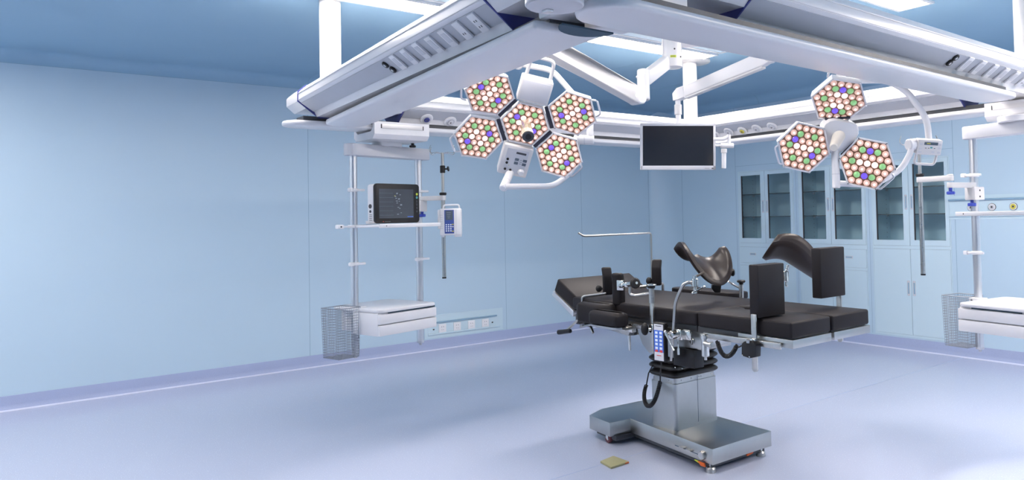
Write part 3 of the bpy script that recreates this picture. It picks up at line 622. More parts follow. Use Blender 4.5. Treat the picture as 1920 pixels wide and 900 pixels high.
m.box(bx, (.135, .085, .05), Rb, .006); kb = m.build('control_box', T3)
nb = rx.cross(ry); f = bx+nb*.0255
m = MB().use(LCD); m.box(f+ry*.022+rx*.004, (.075, .016, .001), Rb); m.use(YELLOW); m.box(f+ry*.022-rx*.01+nb*.0007, (.02, .005, .001), Rb); m.use(LGREY)
for sx, sy in ((-.05, .018), (-.05, -.008), (-.05, -.026), (.052, .018), (.052, -.002), (.052, -.026), (.02, -.024)): m.box(f+rx*sx+ry*sy, (.016, .011, .001), Rb)
m.use(INK)
for sx in (-.022, -.006, .026): m.box(f+rx*sx-ry*.004, (.008, .003, .001), Rb)
m.use(TEAL); m.box(f+rx*.008+ry*.0, (.012, .009, .0012), Rb); m.build('control_buttons', T3)
m = MB().use(OFFW); q = bx-ry*.045; m.tube([q-rx*.058, q-rx*.062-ry*.055, q+rx*.05-ry*.055, q+rx*.055], .0075, 10, .02); m.build('carry_handle', T3)
s0 = P3(1577, 150, 4.07)
m = MB().use(WHITE); m.cyl(V((s0.x, s0.y, s0.z-.015)), V((s0.x, s0.y, s0.z+.17)), .025, n=20); m.build('drop_spindle', T3)
e0 = V((s0.x, s0.y, s0.z+.17)); w0 = V((mx, my, 2.66))
m = MB().use(WHITE); el = V((-2.75, 4.25, 2.60)); m.tube([w0, el+V((0, 0, .06))], .036, 12, sx=.8); m.cyl(el-V((0, 0, .08)), el+V((0, 0, .09)), .04, n=24, bev=.006); m.tube([el-V((0, 0, .04)), e0], .042, 12, sx=.85); m.ball(e0, .045); m.build('arms', T3)
spot(T3, c+n*.02, n, SURGICAL_WATTS*.7)
# ---- flat screen on its arm
DM = 5.0
tl, tr, br, bl = at(1201, 231, d=DM), at(1342, 231.5, d=DM+.02), at(1341, 318, d=DM+.02), at(1201, 318.5, d=DM)
cm = (tl+tr+br+bl)/4; ux = ((tr-tl)+(br-bl)).normalized(); uy = ((tl-bl)+(tr-br)); uy = (uy-ux*uy.dot(ux)).normalized(); uz = ux.cross(uy); Wm, Hm = (tr-tl).length, (tl-bl).length; Rs = rot_from(ux, uy, uz)
TM = thing('ceiling_monitor', 'dark flat monitor in a white bezel hanging below the lamp mount', 'monitor', cm)
m = MB().use(LGREY); f = .020
m.box(cm-uz*.018, (Wm, Hm, .034), Rs, .005); m.box(cm-uz*.045, (Wm*.6, Hm*.6, .03), Rs, .008)
for dx, dy, sx, sy in ((0, Hm/2-f*.45, Wm, f*.9), (0, -Hm/2+f*.7, Wm, f*1.4), (-Wm/2+f*.4, 0, f*.8, Hm), (Wm/2-f*.4, 0, f*.8, Hm)): m.box(cm+ux*dx+uy*dy, (sx, sy, .006), Rs, .0015)
m.use(INK); m.box(cm+ux*(Wm/2-.022)-uy*(Hm/2-.010)+uz*.0035, (.013, .006, .001), Rs); m.box(cm+ux*(Wm/2-.06)-uy*(Hm/2-.010)+uz*.0032, (.03, .0015, .001), Rs)
m.build('bezel', TM)
m = MB().use(SCREEN); m.box(cm+uy*.006, (Wm-f*1.6, Hm-f*2.2, .003), Rs); m.build('screen', TM)
q0 = at(1268, 232, d=DM+.06)
m = MB().use(WHITE); pt = at(1271, 186, d=DM+.06); q0 = V((pt.x, pt.y, q0.z-.03)); m.cyl(q0, pt, .0185, n=20); m.use(OFFW); zz = at(1268, 206, d=DM+.06).z; m.cyl((pt.x, pt.y, zz-.035), (pt.x, pt.y, zz+.035), .0255, n=20, bev=.003); m.build('drop_tube', TM)
m = MB().use(WHITE); e1, e2 = at(1277, 176, d=DM+.06), at(1445, 107, d=4.55); ax_ = (e2-e1).normalized(); sd = ax_.cross(V((0, 0, 1))).normalized(); uv = sd.cross(ax_); m.prism([v-sd*.028 for v in [e1-uv*.038+ax_*.02, e2-uv*.040-ax_*.06, e2-uv*.03, e2+uv*.045, e2+uv*.05-ax_*.08, e1+uv*.038+ax_*.05]], sd*.056, .008, 3); m.use(OFFW); m.prism([v-sd*.022 for v in [e1-uv*.05+ax_*.04, e2-uv*.052-ax_*.06, e2-uv*.038-ax_*.06, e1-uv*.036+ax_*.04]], sd*.044, .004); m.build('spring_arm', TM)
m = MB().use(WHITE); k = at(1272, 180, d=DM+.02); m.prism([v-sd*.032 for v in [pt-V((0, 0, .01))-ax_*.022, pt+V((0, 0, .045))-ax_*.028, e1+uv*.042-ax_*.01, e1+uv*.04+ax_*.05, e1-uv*.04+ax_*.05, pt-V((0, 0, .01))+ax_*.028]], sd*.064, .008, 3); m.build('elbow', TM)
m = MB().use(WHITE); kz = V((e2.x, e2.y, 2.62)); m.cyl(V((e2.x, e2.y, e2.z-.02)), kz, .035, n=20); m.ball(e2, .042); m.tube([kz-V((0, 0, .03)), V((mx, my, 2.76))], .036, 12, sx=.8); m.build('mount_arm', TM)
# small grip on a bent arm right of the monitor
g = 4.98
m = MB().use(WHITE); m.tube([at(1338, 261, d=g), at(1356, 261, d=g), at(1364, 257, d=g), at(1367, 254, d=g)], .0125, 10, .02); m.cyl(at(1366.5, 252.5, d=g), at(1367, 269, d=g), .0125, n=14); m.cyl(at(1351, 273, d=g), at(1375.5, 273, d=g), .017, n=20, bev=.003); m.cyl(at(1341, 273, d=g), at(1352, 273, d=g), .008, n=12); m.use(OFFW); m.cyl(at(1357.5, 279, d=g), at(1357.5, 287, d=g), .020, n=18, bev=.003); m.use(WHITE); m.cyl(at(1357.5, 286, d=g), at(1357, 316, d=g), .0155, n=18, bev=.003)
m.build('side_grip', TM)
# ================================================================ pendant racks
def pendant(p1, rz, label, rail_axis, rail_pt, cl, clip=True, ox=0.0):
    t = thing('pendant_rack', label, 'pendant rack', (p1[0], p1[1], .57), rz)
    Mr = Matrix.Translation(V((p1[0], p1[1], 0))) @ Matrix.Rotation(rz, 4, 'Z'); N = lambda: MB(Mr)
    # carriage on the rail, square to the rail
    ra = V(rail_axis); rs = V((-ra.y, ra.x, 0)); rc = V(rail_pt)
    m = MB().use(WHITE)
    pr_ = [(-.185, 2.175), (-.185, 2.09), (-.15, 2.06), (.15, 2.06), (.185, 2.09), (.185, 2.175), (.152, 2.175), (.152, 2.135), (.12, 2.112), (-.12, 2.112), (-.152, 2.135), (-.152, 2.175)]
    m.loft([[rc+ra*x+rs*s+V((0, 0, z)) for s, z in pr_] for x in (-cl, cl)])
    for s in (-1, 1):
        m.use(OFFW); m.box(rc+rs*(s*.186)+V((0, 0, 2.143)), (cl*1.5, .006, .03), rot_from(ra, rs, V((0, 0, 1))), .002)
        m.use(INK)
        for x in (-cl*.76, cl*.76): m.box(rc+rs*(s*.187)+ra*x+V((0, 0, 2.143)), (.006, .006, .028), rot_from(ra, rs, V((0, 0, 1))))
    car = m.build('carriage', t)
    m = N().use(WHITE); m.cyl((.29, 0, 2.028), (.29, 0, 2.066), .105, n=40, bev=.004); m.build('swivel', t)
    m = N().use(BLACK); m.cyl((.44, -.1, 2.062), (.44, -.1, 2.045), .011, n=14); m.cyl((.44, -.1, 2.046), (.44, -.1, 2.030), .024, n=6, bev=.004); m.build('brake_knob', car)
    m = N().use(LGREY)
    out = [V((.635+.0*0, 0, 0))+V((.03*math.cos(a), .055*math.sin(a), 0)) for a in [-PI/2+PI*k/8 for k in range(9)]]+[V((-.008+.055*math.cos(a), .055*math.sin(a), 0)) for a in [PI/2+PI*k/8 for k in range(9)]]
    m.prism([v+V((0, 0, 1.952)) for v in out], (0, 0, .082), .006); m.build('header', t)
    for x in (0, .578):
        m = N().use(ALU); m.cyl((x, 0, .60), (x, 0, 1.955), .0245, n=28); m.use(LGREY); m.cyl((x, 0, .585), (x, 0, .602), .0255, n=28, bev=.003); m.cyl((x, 0, .570), (x, 0, .587), .010, n=14); post = m.build('post', t)
        for z in (1.715, 1.21):
            m = N().use(WHITEP); m.cyl((x, 0, z-.011), (x, 0, z+.011), .032, n=24, bev=.002); m.box((x, -.03, z), (.13, .022, .016), None, .004); m.box((x-.05, -.035, z), (.028, .032, .026), None, .005); m.build('cable_clip', post)
    m = N().use(WHITEP); m.bb((-.035+ox, -.31, 1.458), (.50, -.03, 1.474), .005); m.bb((-.03, -.03, 1.455), (.62, .03, 1.477), .004); m.use(WHITE); m.bb((-.035+ox, -.316, 1.453), (.50, -.306, 1.479), .003); m.use(INK); m.cyl((.02+ox, -.317, 1.466), (.02+ox, -.3165, 1.466), .004, n=10); sh = m.build('shelf', t)
    if clip:
     m = N().use(WHITEP); m.box((-.095, -.05, 1.466), (.13, .02, .012), None, .003); m.box((-.15, -.05, 1.466), (.05, .034, .028), None, .006); m.use(INK); m.cyl((-.15, -.068, 1.466), (-.15, -.066, 1.466), .006, n=12); m.build('cable_clip', sh)
    # drawer unit
    m = N().use(WHITE); m.bb((-.043+ox, -.292, .74), (.452+ox, -.035, .893), .006); m.bb((.035, -.04, .74), (.452+ox, .2, .893), .006); m.use(GAP); m.bb((.04+ox, -.300, .884), (.448, -.2, .8935))
    un = m.build('drawer_unit', t)
    m = N().use(WHITE); m.prism([v for v in rrect(.207+ox, -.055, .8935, .253, .262, .05)], (0, 0, .022), .007); m.build('top_tray', un)
    m = N().use(WHITE)
    m.bb((-.043+ox, -.312, .742), (.452+ox, -.290, .812), .005); m.build('drawer_front', un)
    m = N().use(WHITE); m.bb((-.043+ox, -.312, .818), (.452+ox, -.290, .882), .005); m.build('drawer_front', un)
    m = N().use(WHITEP); m.box((.01, -.02, .905), (.09, .07, .03), None, .004); m.use(CHROME); m.cyl((-.01, -.06, .905), (-.01, -.05, .905), .006, n=10); m.box((.578, 0, .80), (.07, .09, .12), None, .004); m.build('mounting_bracket', un)
    return t, Mr
def basket(Mr, label):
    m = MB(Mr).use(WIRE); x0, x1, y0, y1, z0, z1 = -.19, -.035, -.085, .085, .595, .925
    def wire(a, b, r=.0014): m.tube([a, b], r, 4)
    tp = lambda x, y, z: (x+(x-(x0+x1)/2)*.10*(z-z0)/(z1-z0), y+(y-(y0+y1)/2)*.10*(z-z0)/(z1-z0), z)
    nx = 12
    for k in range(nx+1):
        x = x0+(x1-x0)*k/nx; y = y0+(y1-y0)*k/nx
        for yy in (y0, y1): wire(tp(x, yy, z0), tp(x, yy, z1))
        for xx in (x0, x1): wire(tp(xx, y, z0), tp(xx, y, z1))
        wire((x, y0, z0), (x, y1, z0)); wire((x0, y, z0), (x1, y, z0))
    for k in range(20):
        z = z0+(z1-z0)*k/19; r = .003 if k == 19 else .0014
        q = [tp(x0, y0, z), tp(x1, y0, z), tp(x1, y1, z), tp(x0, y1, z)]
        for i in range(4): wire(q[i], q[(i+1) % 4], r)
    m.use(WHITEP); m.box((-.035, 0, .905), (.03, .05, .02), None, .003)
    b = Mr @ V(((x0+x1)/2, 0, z0))
    solo(m, 'wire_basket', label, 'basket', b)
RL = math.atan2(.961, -.277)
pl_t, ML = pendant((-5.01, 1.895), RL, 'white pendant rack at left with patient monitor shelf and drawers', (0, 1, 0), (-5.0, 2.17, 0), .20)
pr_t, MR_ = pendant((-2.20, 4.94), math.radians(-8), 'white pendant rack with empty shelf cut off by the right edge', (1, 0, 0), (-1.93, 5.15, 0), .20, False, .10)
basket(ML, 'wire mesh basket hanging on the post of the left pendant rack')
basket(MR_, 'wire mesh basket hanging on the post of the right pendant rack')
# ---- patient monitor on the left shelf
nl_ = (ML.to_3x3() @ V((0, -1, 0))); pf = (ML @ V((0, -.20, 0)), nl_)
c4 = [at(x, y, pl=pf) for x, y in ((702, 342), (783.5, 347.5), (785, 418), (701, 418))]
Mi = ML.inverted(); l4 = [Mi @ v for v in c4]
lx0, lx1 = (l4[0].x+l4[3].x)/2, (l4[1].x+l4[2].x)/2; lz1 = (l4[0].z+l4[1].z)/2; lz0 = 1.483
t = thing('patient_monitor', 'black-fronted patient monitor standing on the left pendant shelf', 'patient monitor', ML @ V(((lx0+lx1)/2, -.13, 1.482)), RL)
m = MB(ML).use(WHITEP); m.bb((lx0+.004, -.195, lz0+.003), (lx1-.004, -.115, lz1-.003), .020, 3); m.bb((lx0+.02, -.19, lz0-.001), (lx1-.02, -.08, lz0+.02), .004); m.use(INK)
for z, r in ((1.60, .015), (1.565, .009)): m.cyl((lx0+.0045, -.155, z), (lx0+.001, -.155, z), r, n=16)
for k in range(4): m.bb((lx0+.002, -.17, 1.505+.012*k), (lx0+.006, -.145, 1.508+.012*k))
m.build('housing', t)
m = MB(ML).use(BLACK); m.prism([V((v.x, -.212, v.y)) for v in rrect((lx0+lx1)/2, (lz0+lz1)/2, 0, (lx1-lx0)/2, (lz1-lz0)/2, .024)], (0, .022, 0), .004); bz = m.build('bezel', t)
sx0, sx1, sz0, sz1 = lx0+.030, lx1-.055, lz0+.034, lz1-.036
m = MB(ML).use(SCREENG); m.bb((sx0, -.2128, sz0), (sx1, -.2105, sz1)); m.use(SCRMARK)
for k in range(6): m.bb((sx0+.004, -.2132, sz1-.03-.03*k), (sx0+.12, -.2127, sz1-.0295-.03*k))
random.seed(3)
for k in range(16):
    x = sx0+.135+.055*random.random(); z = sz0+.02+(sz1-sz0-.05)*random.random(); m.bb((x, -.2132, z), (x+.008+.01*random.random(), -.2127, z+.004))
m.use(YELLOW); m.bb((sx0+.13, -.2132, sz1-.05), (sx0+.14, -.2127, sz1-.046)); m.use(KEYB); m.bb((sx1-.055, -.2132, sz0+.006), (sx1-.004, -.2127, sz0+.012)); m.build('screen', bz)
m = MB(ML)
for k, c_ in ((0, YGREEN), (1, TEAL)): m.use(c_); m.cyl((lx1-.024, -.212, lz1-.07-.024*k), (lx1-.024, -.2145, lz1-.07-.024*k), .009, n=16)
m.use(INK)
for k in range(4): m.cyl((lx1-.024, -.212, lz1-.12-.024*k), (lx1-.024, -.2135, lz1-.12-.024*k), .008, n=14)
m.use(REDM); m.bb((lx0+.06, -.2135, lz0+.010), (lx0+.07, -.212, lz0+.014)); m.use(SCRMARK)
for k in range(4): m.bb((lx0+.08+.012*k, -.2133, lz0+.010), (lx0+.087+.012*k, -.212, lz0+.013))
m.build('buttons', bz)
# ---- infusion poles
def iv_pole(base, ztop, label, Mr, post_l, bends, zc, hooks_a, hc=.12):
    bx_, by_, bz_ = base
    t = thing('infusion_pole', label, 'infusion pole', base)
    m = MB().use(STEEL); m.cyl(base, (bx_, by_, zc+.02), .0145, n=20); m.use(BLACK); m.cyl((bx_, by_, bz_-.004), (bx_, by_, bz_+.006), .0155, n=20); m.use(STEEL); m.cyl((bx_, by_, zc), (bx_, by_, ztop), .0115, n=18); m.build('pole', t)
    m = MB().use(BLACK); m.cyl((bx_, by_, zc+.015), (bx_, by_, zc+.035), .026, n=24, bev=.004); m.build('pole_collar', t)
    m = MB().use(BLACK); m.cyl((bx_, by_, ztop-hc-.03), (bx_, by_, ztop-hc+.025), .019, n=18, bev=.003); d = RT*1.0; m.cyl(V((bx_, by_, ztop-hc)), V((bx_, by_, ztop-hc))+d*.04, .006, n=10); m.cyl(V((bx_, by_, ztop-hc))+d*.036, V((bx_, by_, ztop-hc))+d*.048+V((0, 0, .002)), .019, n=8, bev=.003); m.build('height_clamp', t)
    for k in range(4):
        a = hooks_a+k*PI/2; u = V((math.cos(a), math.sin(a), 0)); o = V((bx_, by_, ztop))
        m = MB().use(CHROME); m.tube([o+V((0, 0, -.006)), o+u*.06+V((0, 0, .002)), o+u*.11+V((0, 0, -.012)), o+u*.13+V((0, 0, .012)), o+u*.115+V((0, 0, .05))], .0032, 8, .02); m.build('hook', t)
    # swivel arm from the rack post
    pts = [Mr @ V((post_l, 0, 0))]+[V((x, y, 0)) for x, y in bends]+[V((bx_, by_, 0))]
    zz = [zc-.085+.03*0, ]; n = len(pts)-1
    for i in range(n):
        a, b = pts[i], pts[i+1]; z = zc-.075+i*(.07/max(1, n-1)) if n > 1 else zc-.02; z = zc-.005-(n-1-i)*.045; dd = (b-a).normalized(); s = V((-dd.y, dd.x, 0))*.022
        o = [a-s, b-s]+[b-s*math.cos(PI*k/6)+dd*.022*math.sin(PI*k/6) for k in range(1, 6)]+[b+s, a+s]+[a+s*math.cos(PI*k/6)-dd*.022*math.sin(PI*k/6) for k in range(1, 6)]
        m = MB().use(OFFW); m.prism([v+V((0, 0, z-.017)) for v in o], (0, 0, .034), .004); m.use(LGREY); m.cyl(a+V((0, 0, z+.015)), a+V((0, 0, z+.024)), .020, n=20, bev=.003); m.build('swing_arm', t)
        if i > 0:
            m = MB().use(BLUEK); m.cyl(a+V((0, 0, z-.10)), a+V((0, 0, z-.06)), .010, n=12); m.cyl(a+V((0, 0, z-.105)), a+V((0, 0, z-.085)), .026, n=7, bev=.004); m.build('lock_knob', t)
    a = pts[0]; dd = (pts[1]-pts[0]).normalized(); z0 = zc-.005-(n-1)*.045
    m = MB().use(OFFW); m.box(a+V((0, 0, z0-.055)), (.10, .075, .085), Matrix.Rotation(math.atan2(dd.y, dd.x), 3, 'Z'), .006); m.use(INK)
    sd = V((dd.y, -dd.x, 0)); sd = sd if sd.dot(FW) < 0 else -sd
    for q in (-.075, -.035): m.cyl(a+sd*.036+V((0, 0, z0+q)), a+sd*.0395+V((0, 0, z0+q)), .006, n=10)
    cl_ = m.build('post_clamp', t)
    m = MB().use(BLUEK); q = a+dd*.03-sd*.0; m.cyl(q+V((0, 0, z0-.13)), q+V((0, 0, z0-.09)), .010, n=12); m.cyl(q+V((0, 0, z0-.137)), q+V((0, 0, z0-.115)), .027, n=7, bev=.004); m.build('lock_knob', cl_, label='dark blue knob')
    return t
ivL = at(833, 521, z=1.07)
iv_pole(tuple(ivL), 1.995, 'steel infusion pole carrying the white pump beside the left pendant rack', ML, .578, [], 1.665, .3)
ivR = at(1731, 515, z=1.07); b1 = at(1788, 348, d=4.72)
iv_pole(tuple(ivR), at(1722, 268, d=(ivR-V((0, 0, EYE))).dot(FW)).z, 'steel infusion pole on a jointed arm beside the right pendant rack', MR_, 0.0, [at(1782, 345, d=4.72)[:2]], 1.70, .9, .045)
# ---- infusion pump
dp = (ivL-V((0, 0, EYE))).dot(FW)-.05
c = at(845.5, 416, d=dp); xx = (V((RT.x, RT.y, 0))+V((FW.x, FW.y, 0))*.12).normalized(); zz = V((0, 0, 1)); yy = zz.cross(xx); Rp = rot_from(xx, yy, zz)
t = thing('infusion_pump', 'white infusion pump with a navy keypad clamped on the left pole', 'infusion pump', c-zz*.10)
f = c-yy*.036
m = MB().use(WHITEP); m.box(c, (.155, .07, .195), Rp, .010, 3); m.box(c-xx*.078+zz*.02, (.03, .05, .14), Rp, .006); m.box(c+yy*.05-xx*.03, (.05, .06, .06), Rp, .005); m.use(LGREY)
for k in range(7): m.box(f-xx*.066+zz*(.05-.016*k), (.022, .004, .004), Rp)
m.box(f+xx*.0415+zz*.0, (.002, .003, .19), Rp); m.use(WHITEP); m.box(c-yy*.0+zz*-.1+xx*.05, (.05, .05, .02), Rp, .003); m.box(c-zz*.1-xx*.06, (.02, .04, .02), Rp, .003); m.build('housing', t)
m = MB().use(PUMPB); m.box(f+xx*-.009+zz*.002, (.068, .005, .172), Rp, .002); m.use(LCD); m.box(f-yy*.003-xx*.009+zz*.048, (.052, .002, .068), Rp); m.use(SCRMARK)
for k in range(4): m.box(f-yy*.0042-xx*(.012)+zz*(.068-.013*k), (.03-.005*k, .001, .003), Rp)
m.use(KEYW)
for i in range(3):
    for j in range(4): m.cyl(f-yy*.002+xx*(-.030+.016*i)+zz*(-.020-.015*j), f-yy*.0048+xx*(-.030+.016*i)+zz*(-.020-.015*j), .0055, n=10)
m.use(YELLOW); m.box(f-yy*.003+xx*.016-zz*.068, (.012, .003, .007), Rp); m.box(f-yy*.003+xx*.016-zz*.018, (.012, .003, .007), Rp); m.use(LGREY); m.box(f-yy*.003+xx*.016-zz*.035, (.012, .003, .007), Rp)
m.build('keypad', t)
m = MB().use(WHITEP); q = c+zz*.094; m.tube([q-xx*.055, q-xx*.05+zz*.030, q+xx*.06+zz*.030, q+xx*.063], .0065, 8, .015); m.build('carry_handle', t)
# ================================================================ operating table
TB = thing('operating_table', 'black padded operating table on a stainless steel column and base', 'operating table', (-3.4, 3.4, 0))
YN, YF = 3.03, 3.733
ZM0, ZM1 = .872, .955
def S3(x, y, z): return V((x, y, z))
# base
out = [(-4.005, 3.123), (-3.760, 3.098), (-3.745, 3.265), (-2.936, 3.178), (-2.932, 3.709), (-3.76, 3.735), (-3.78, 3.86), (-4.02, 3.86), (-4.05, 3.63), (-4.075, 3.29)]
m = MB().use(STEELB); m.prism([S3(x, y, .058) for x, y in out], (0, 0, .092), .003); m.use(DKSTEEL); m.prism([S3((x+3.45)*.93-3.45, (y-3.45)*.9+3.45, .03) for x, y in out], (0, 0, .029)); base = m.build('base', TB)
for x, y in ((-2.985, 3.215), (-2.975, 3.655)):
    m = MB().use(CHROME); m.cyl((x, y, .028), (x, y, .062), .011, n=16); m.use(STEEL); m.lathe([(0, 0), (.029, 0), (.030, .2), (.027, .45), (.027, .55), (.030, .7), (.024, 1), (0, 1)], (x, y, 0), (x, y, .032), 28); m.build('levelling_foot', base)
m = MB().use(ORANGE); m.prism([S3(-3.05, 3.17, .058), S3(-3.0, 3.17, .058), S3(-2.99, 3.17, .036), S3(-3.025, 3.17, .036)], (0, .012, 0), .002); m.use(YGREEN); m.prism([S3(-3.075, 3.168, .060), S3(-3.05, 3.168, .060), S3(-3.035, 3.168, .048)], (0, .01, 0)); m.build('brake_lever', base, label='orange lever under the base')
m = MB().use(ORANGE); m.prism([S3(-2.95, 3.49, .058), S3(-2.95, 3.57, .058), S3(-2.95, 3.55, .042), S3(-2.95, 3.50, .036)], (-.01, 0, 0), .002); m.build('brake_lever', base, label='orange lever under the base')
for x, y in ((-3.82, 3.14), (-3.98, 3.80), (-3.06, 3.30), (-3.05, 3.60)):
    m = MB().use(MAROON); m.cyl((x, y-.013, .029), (x, y+.013, .029), .029, n=24, bev=.005); m.use(CHROME); m.cyl((x, y-.015, .029), (x, y+.015, .029), .010, n=12); m.bb((x-.012, y-.019, .03), (x+.012, y-.015, .065)); m.bb((x-.012, y+.015, .03), (x+.012, y+.019, .065)); m.build('caster', base)
# pedals on the front of the base
def fp(x, y): return at(x, y, pl=(V((-3.745, 3.265, 0)), V((-.087, -.81, 0)).normalized()))
fn = V((-.107, -.994, 0)); ft = V((.994, -.107, 0)); Rf = rot_from(ft, V((0, 0, 1)).cross(ft), V((0, 0, 1)))
a = fp(1319, 853); m = MB().use(STEEL); m.cyl(a-fn*.004, a+fn*.022, .026, n=28, bev=.003); m.use(CHROME); m.cyl(a+fn*.02, a+fn*.024, .02, n=24); m.build('release_knob', base)
for x, y in ((1283, 838), (1296, 843)): 
    a = fp(x, y); m = MB().use(STEEL); m.box(a+fn*.012, (.045, .03, .008), Rf, .003); m.build('foot_pedal', base)
m = MB().use(GAP); a, b = fp(1266, 840), fp(1318, 851); m.box((a+b)/2-V((0, 0, -.002))+fn*.0005, ((a-b).length, .002, .004), Rf); m.build('pedal_slot', base)
# column
cx0, cx1, cy0, cy1 = -3.557, -3.328, 3.278, 3.668
ccx, ccy, hx, hy = (cx0+cx1)/2, (cy0+cy1)/2, (cx1-cx0)/2, (cy1-cy0)/2
m = MB().use(STEELB); m.loft([rrect(ccx, ccy, z, hx, hy, .028) for z in (.149, .437)]); m.loft([rrect(ccx, ccy, z, hx+.002, hy+.002, .03) for z in (.150, .172)])
m.loft([rrect(ccx, ccy, z, hx-.008, hy-.008, .028) for z in (.437, .470)]); m.use(GAP); m.bb((cx1-.001, 3.478, .15), (cx1+.0006, 3.481, .468)); m.use(CHROME)
for y in (3.34, 3.43, 3.50, 3.52, 3.62): m.ball((cx1-.008, y, .455), .0045, n=8)
for x in (-3.53, -3.47, -3.39): m.ball((x, cy0+.008, .455), .0045, n=8)
m.build('column', TB)
m = MB().use(RUBBER); rings = []
for k in range(41):
    z = .468+k/40*.225; ph = (k % 8)/8; bul = .026*math.sin(PI*ph)**.8 if k < 40 else 0
    rings.append(rrect(ccx, ccy, z, hx-.010+bul, hy-.010+bul, .04))
m.loft(rings); m.build('bellows', TB)
# under-frame housings
def side(poly, y0, y1, mt, name, bev=.003):
    m = MB().use(mt); m.prism([at(x, y, Y=y0) for x, y in poly], (0, y1-y0, 0), bev); return m.build(name, TB)
side([(1192, 604), (1262, 612), (1262, 668), (1243, 668), (1216, 661), (1204, 645), (1197, 625)], 3.10, 3.62, STEELB, 'side_housing')
side([(1246, 612), (1323, 622), (1321, 652), (1315, 657), (1285, 652), (1281, 668), (1274, 674), (1250, 668)], 3.08, 3.30, STEELB, 'tilt_housing')
side([(1120, 598), (1187, 602), (1187, 629), (1178, 630), (1140, 618)], 3.14, 3.60, STEEL, 'end_housing')
side([(1186, 604), (1190, 604), (1189, 629), (1178, 629)], 3.12, 3.145, DKSTEEL, 'fin')
m = MB().use(CHROME); a = at(1180, 628, Y=3.13); m.cyl(a, a-V((0, 0, .10)), .0085, n=14, bev=.002); m.build('lever_pin', TB)
m = MB().use(BLACK); a, b = at(1262, 657, Y=3.06), at(1302, 692, Y=3.06); m.bb((a.x, 3.06, b.z), (b.x, 3.14, a.z+.02), .004); m.use(CHROME)
for x, y in ((1266, 689), (1279, 691)): m.ball(at(x, y, Y=3.059), .004, n=8)
m.build('drive_box', TB)
m = MB().use(CHROME); c = at(1298, 640, Y=3.078); m.cyl(c, c+V((0, -.006, 0)), .018, n=20, bev=.002); m.use(GREY); m.bb(c+V((-.003, -.008, -.012)), c+V((.003, -.005, .012))); m.build('lock_bolt', TB)
# long frame and rails
def longbox(x0, x1, y0, y1, z0, z1, mt, name, bev=.002):
    m = MB().use(mt); m.bb((x0, y0, z0), (x1, y1, z1), bev); return m.build(name, TB)
longbox(-4.02, -2.92, YN+.03, YF-.03, .835, .873, DKSTEEL, 'back_frame')
longbox(-2.905, -2.27, YN+.02, 3.365, .835, .873, DKSTEEL, 'leg_frame'); longbox(-2.905, -2.27, 3.39, YF-.02, .835, .873, DKSTEEL, 'leg_frame')
longbox(-2.60, -2.250, YN+.004, 3.362, .826, .868, STEELB, 'leg_plate'); longbox(-2.60, -2.250, 3.388, YF-.002, .826, .868, STEELB, 'leg_plate')
def siderail(x0, x1, y, z=.833):
    m = MB().use(STEEL); m.bb((x0, y-.006, z-.0155), (x1, y+.006, z+.0155), .0025)
    sg = 1 if y < 3.4 else -1
    m.use(CHROME)
    for k in range(max(2, int((x1-x0)/.14))):
        x = x0+.04+(x1-x0-.08)*k/(max(2, int((x1-x0)/.14))-1); m.cyl((x, y+sg*.005, z), (x, y+sg*.042, z), .009, n=12); m.use(GREY); m.cyl((x, y-sg*.0062, z), (x, y-sg*.0072, z), .004, n=10); m.use(CHROME)
    return m.build('side_rail', TB)
siderail(-2.83, -2.31, YN-.012); siderail(-3.26, -2.93, YN-.012); siderail(-3.62, -3.32, YN-.012)
siderail(-2.83, -2.31, YF+.012); siderail(-3.85, -2.93, YF+.012)
# cushions
m = MB().use(BLACKV); m.bb((-4.05, YN, ZM0), (-2.897, YF, ZM1), .016, 3); m.build('back_cushion', TB)
m = MB().use(BLACKV); m.prism([S3(*p, ZM0) for p in ((-2.887, YN), (-2.256, YN), (-2.256, 3.368), (-2.60, 3.372), (-2.70, 3.31), (-2.78, 3.30), (-2.80, 3.34), (-2.887, 3.36))], (0, 0, ZM1-ZM0), .012, 3); m.build('leg_cushion', TB)
m = MB().use(BLACKV); m.prism([S3(*p, ZM0) for p in ((-2.887, YF), (-2.887, 3.364), (-2.80, 3.42), (-2.78, 3.45), (-2.70, 3.44), (-2.60, 3.382), (-2.256, 3.384), (-2.256, YF))], (0, 0, ZM1-ZM0), .012, 3); m.build('leg_cushion', TB)
# raised head section
d_ = V((-.883, 0, .47)); nn = V((.47, 0, .883)); h0 = V((-4.045, 0, .945)); L = .255
q = [h0, h0+d_*L, h0+d_*L-nn*.098, h0-nn*.09]
m = MB().use(BLACKV); m.prism([v+V((0, 3.07, 0)) for v in q], (0, .675, 0), .010, 3); m.build('head_cushion', TB)
q = [h0-nn*.100-d_*.005, h0+d_*(L+.006)-nn*.104, h0+d_*(L+.006)-nn*.14, h0-nn*.14-d_*.02]
m = MB().use(ALU); m.prism([v+V((0, 3.066, 0)) for v in q], (0, .683, 0), .004); m.use(BLACK); m.prism([v+V((0, 3.08, 0)) for v in [h0-nn*.088, h0+d_*L*.98-nn*.094, h0+d_*L*.98-nn*.106, h0-nn*.106]], (0, .655, 0)); m.build('head_plate', TB)
m = MB().use(DKSTEEL); a = at(1088, 598, Y=3.05); m.box(a, (.05, .05, .07), None, .01); m.use(BLACK); m.cyl(a+V((.03, -.03, -.005)), a+V((.03, .03, -.005)), .022, n=18); m.build('head_hinge', TB)
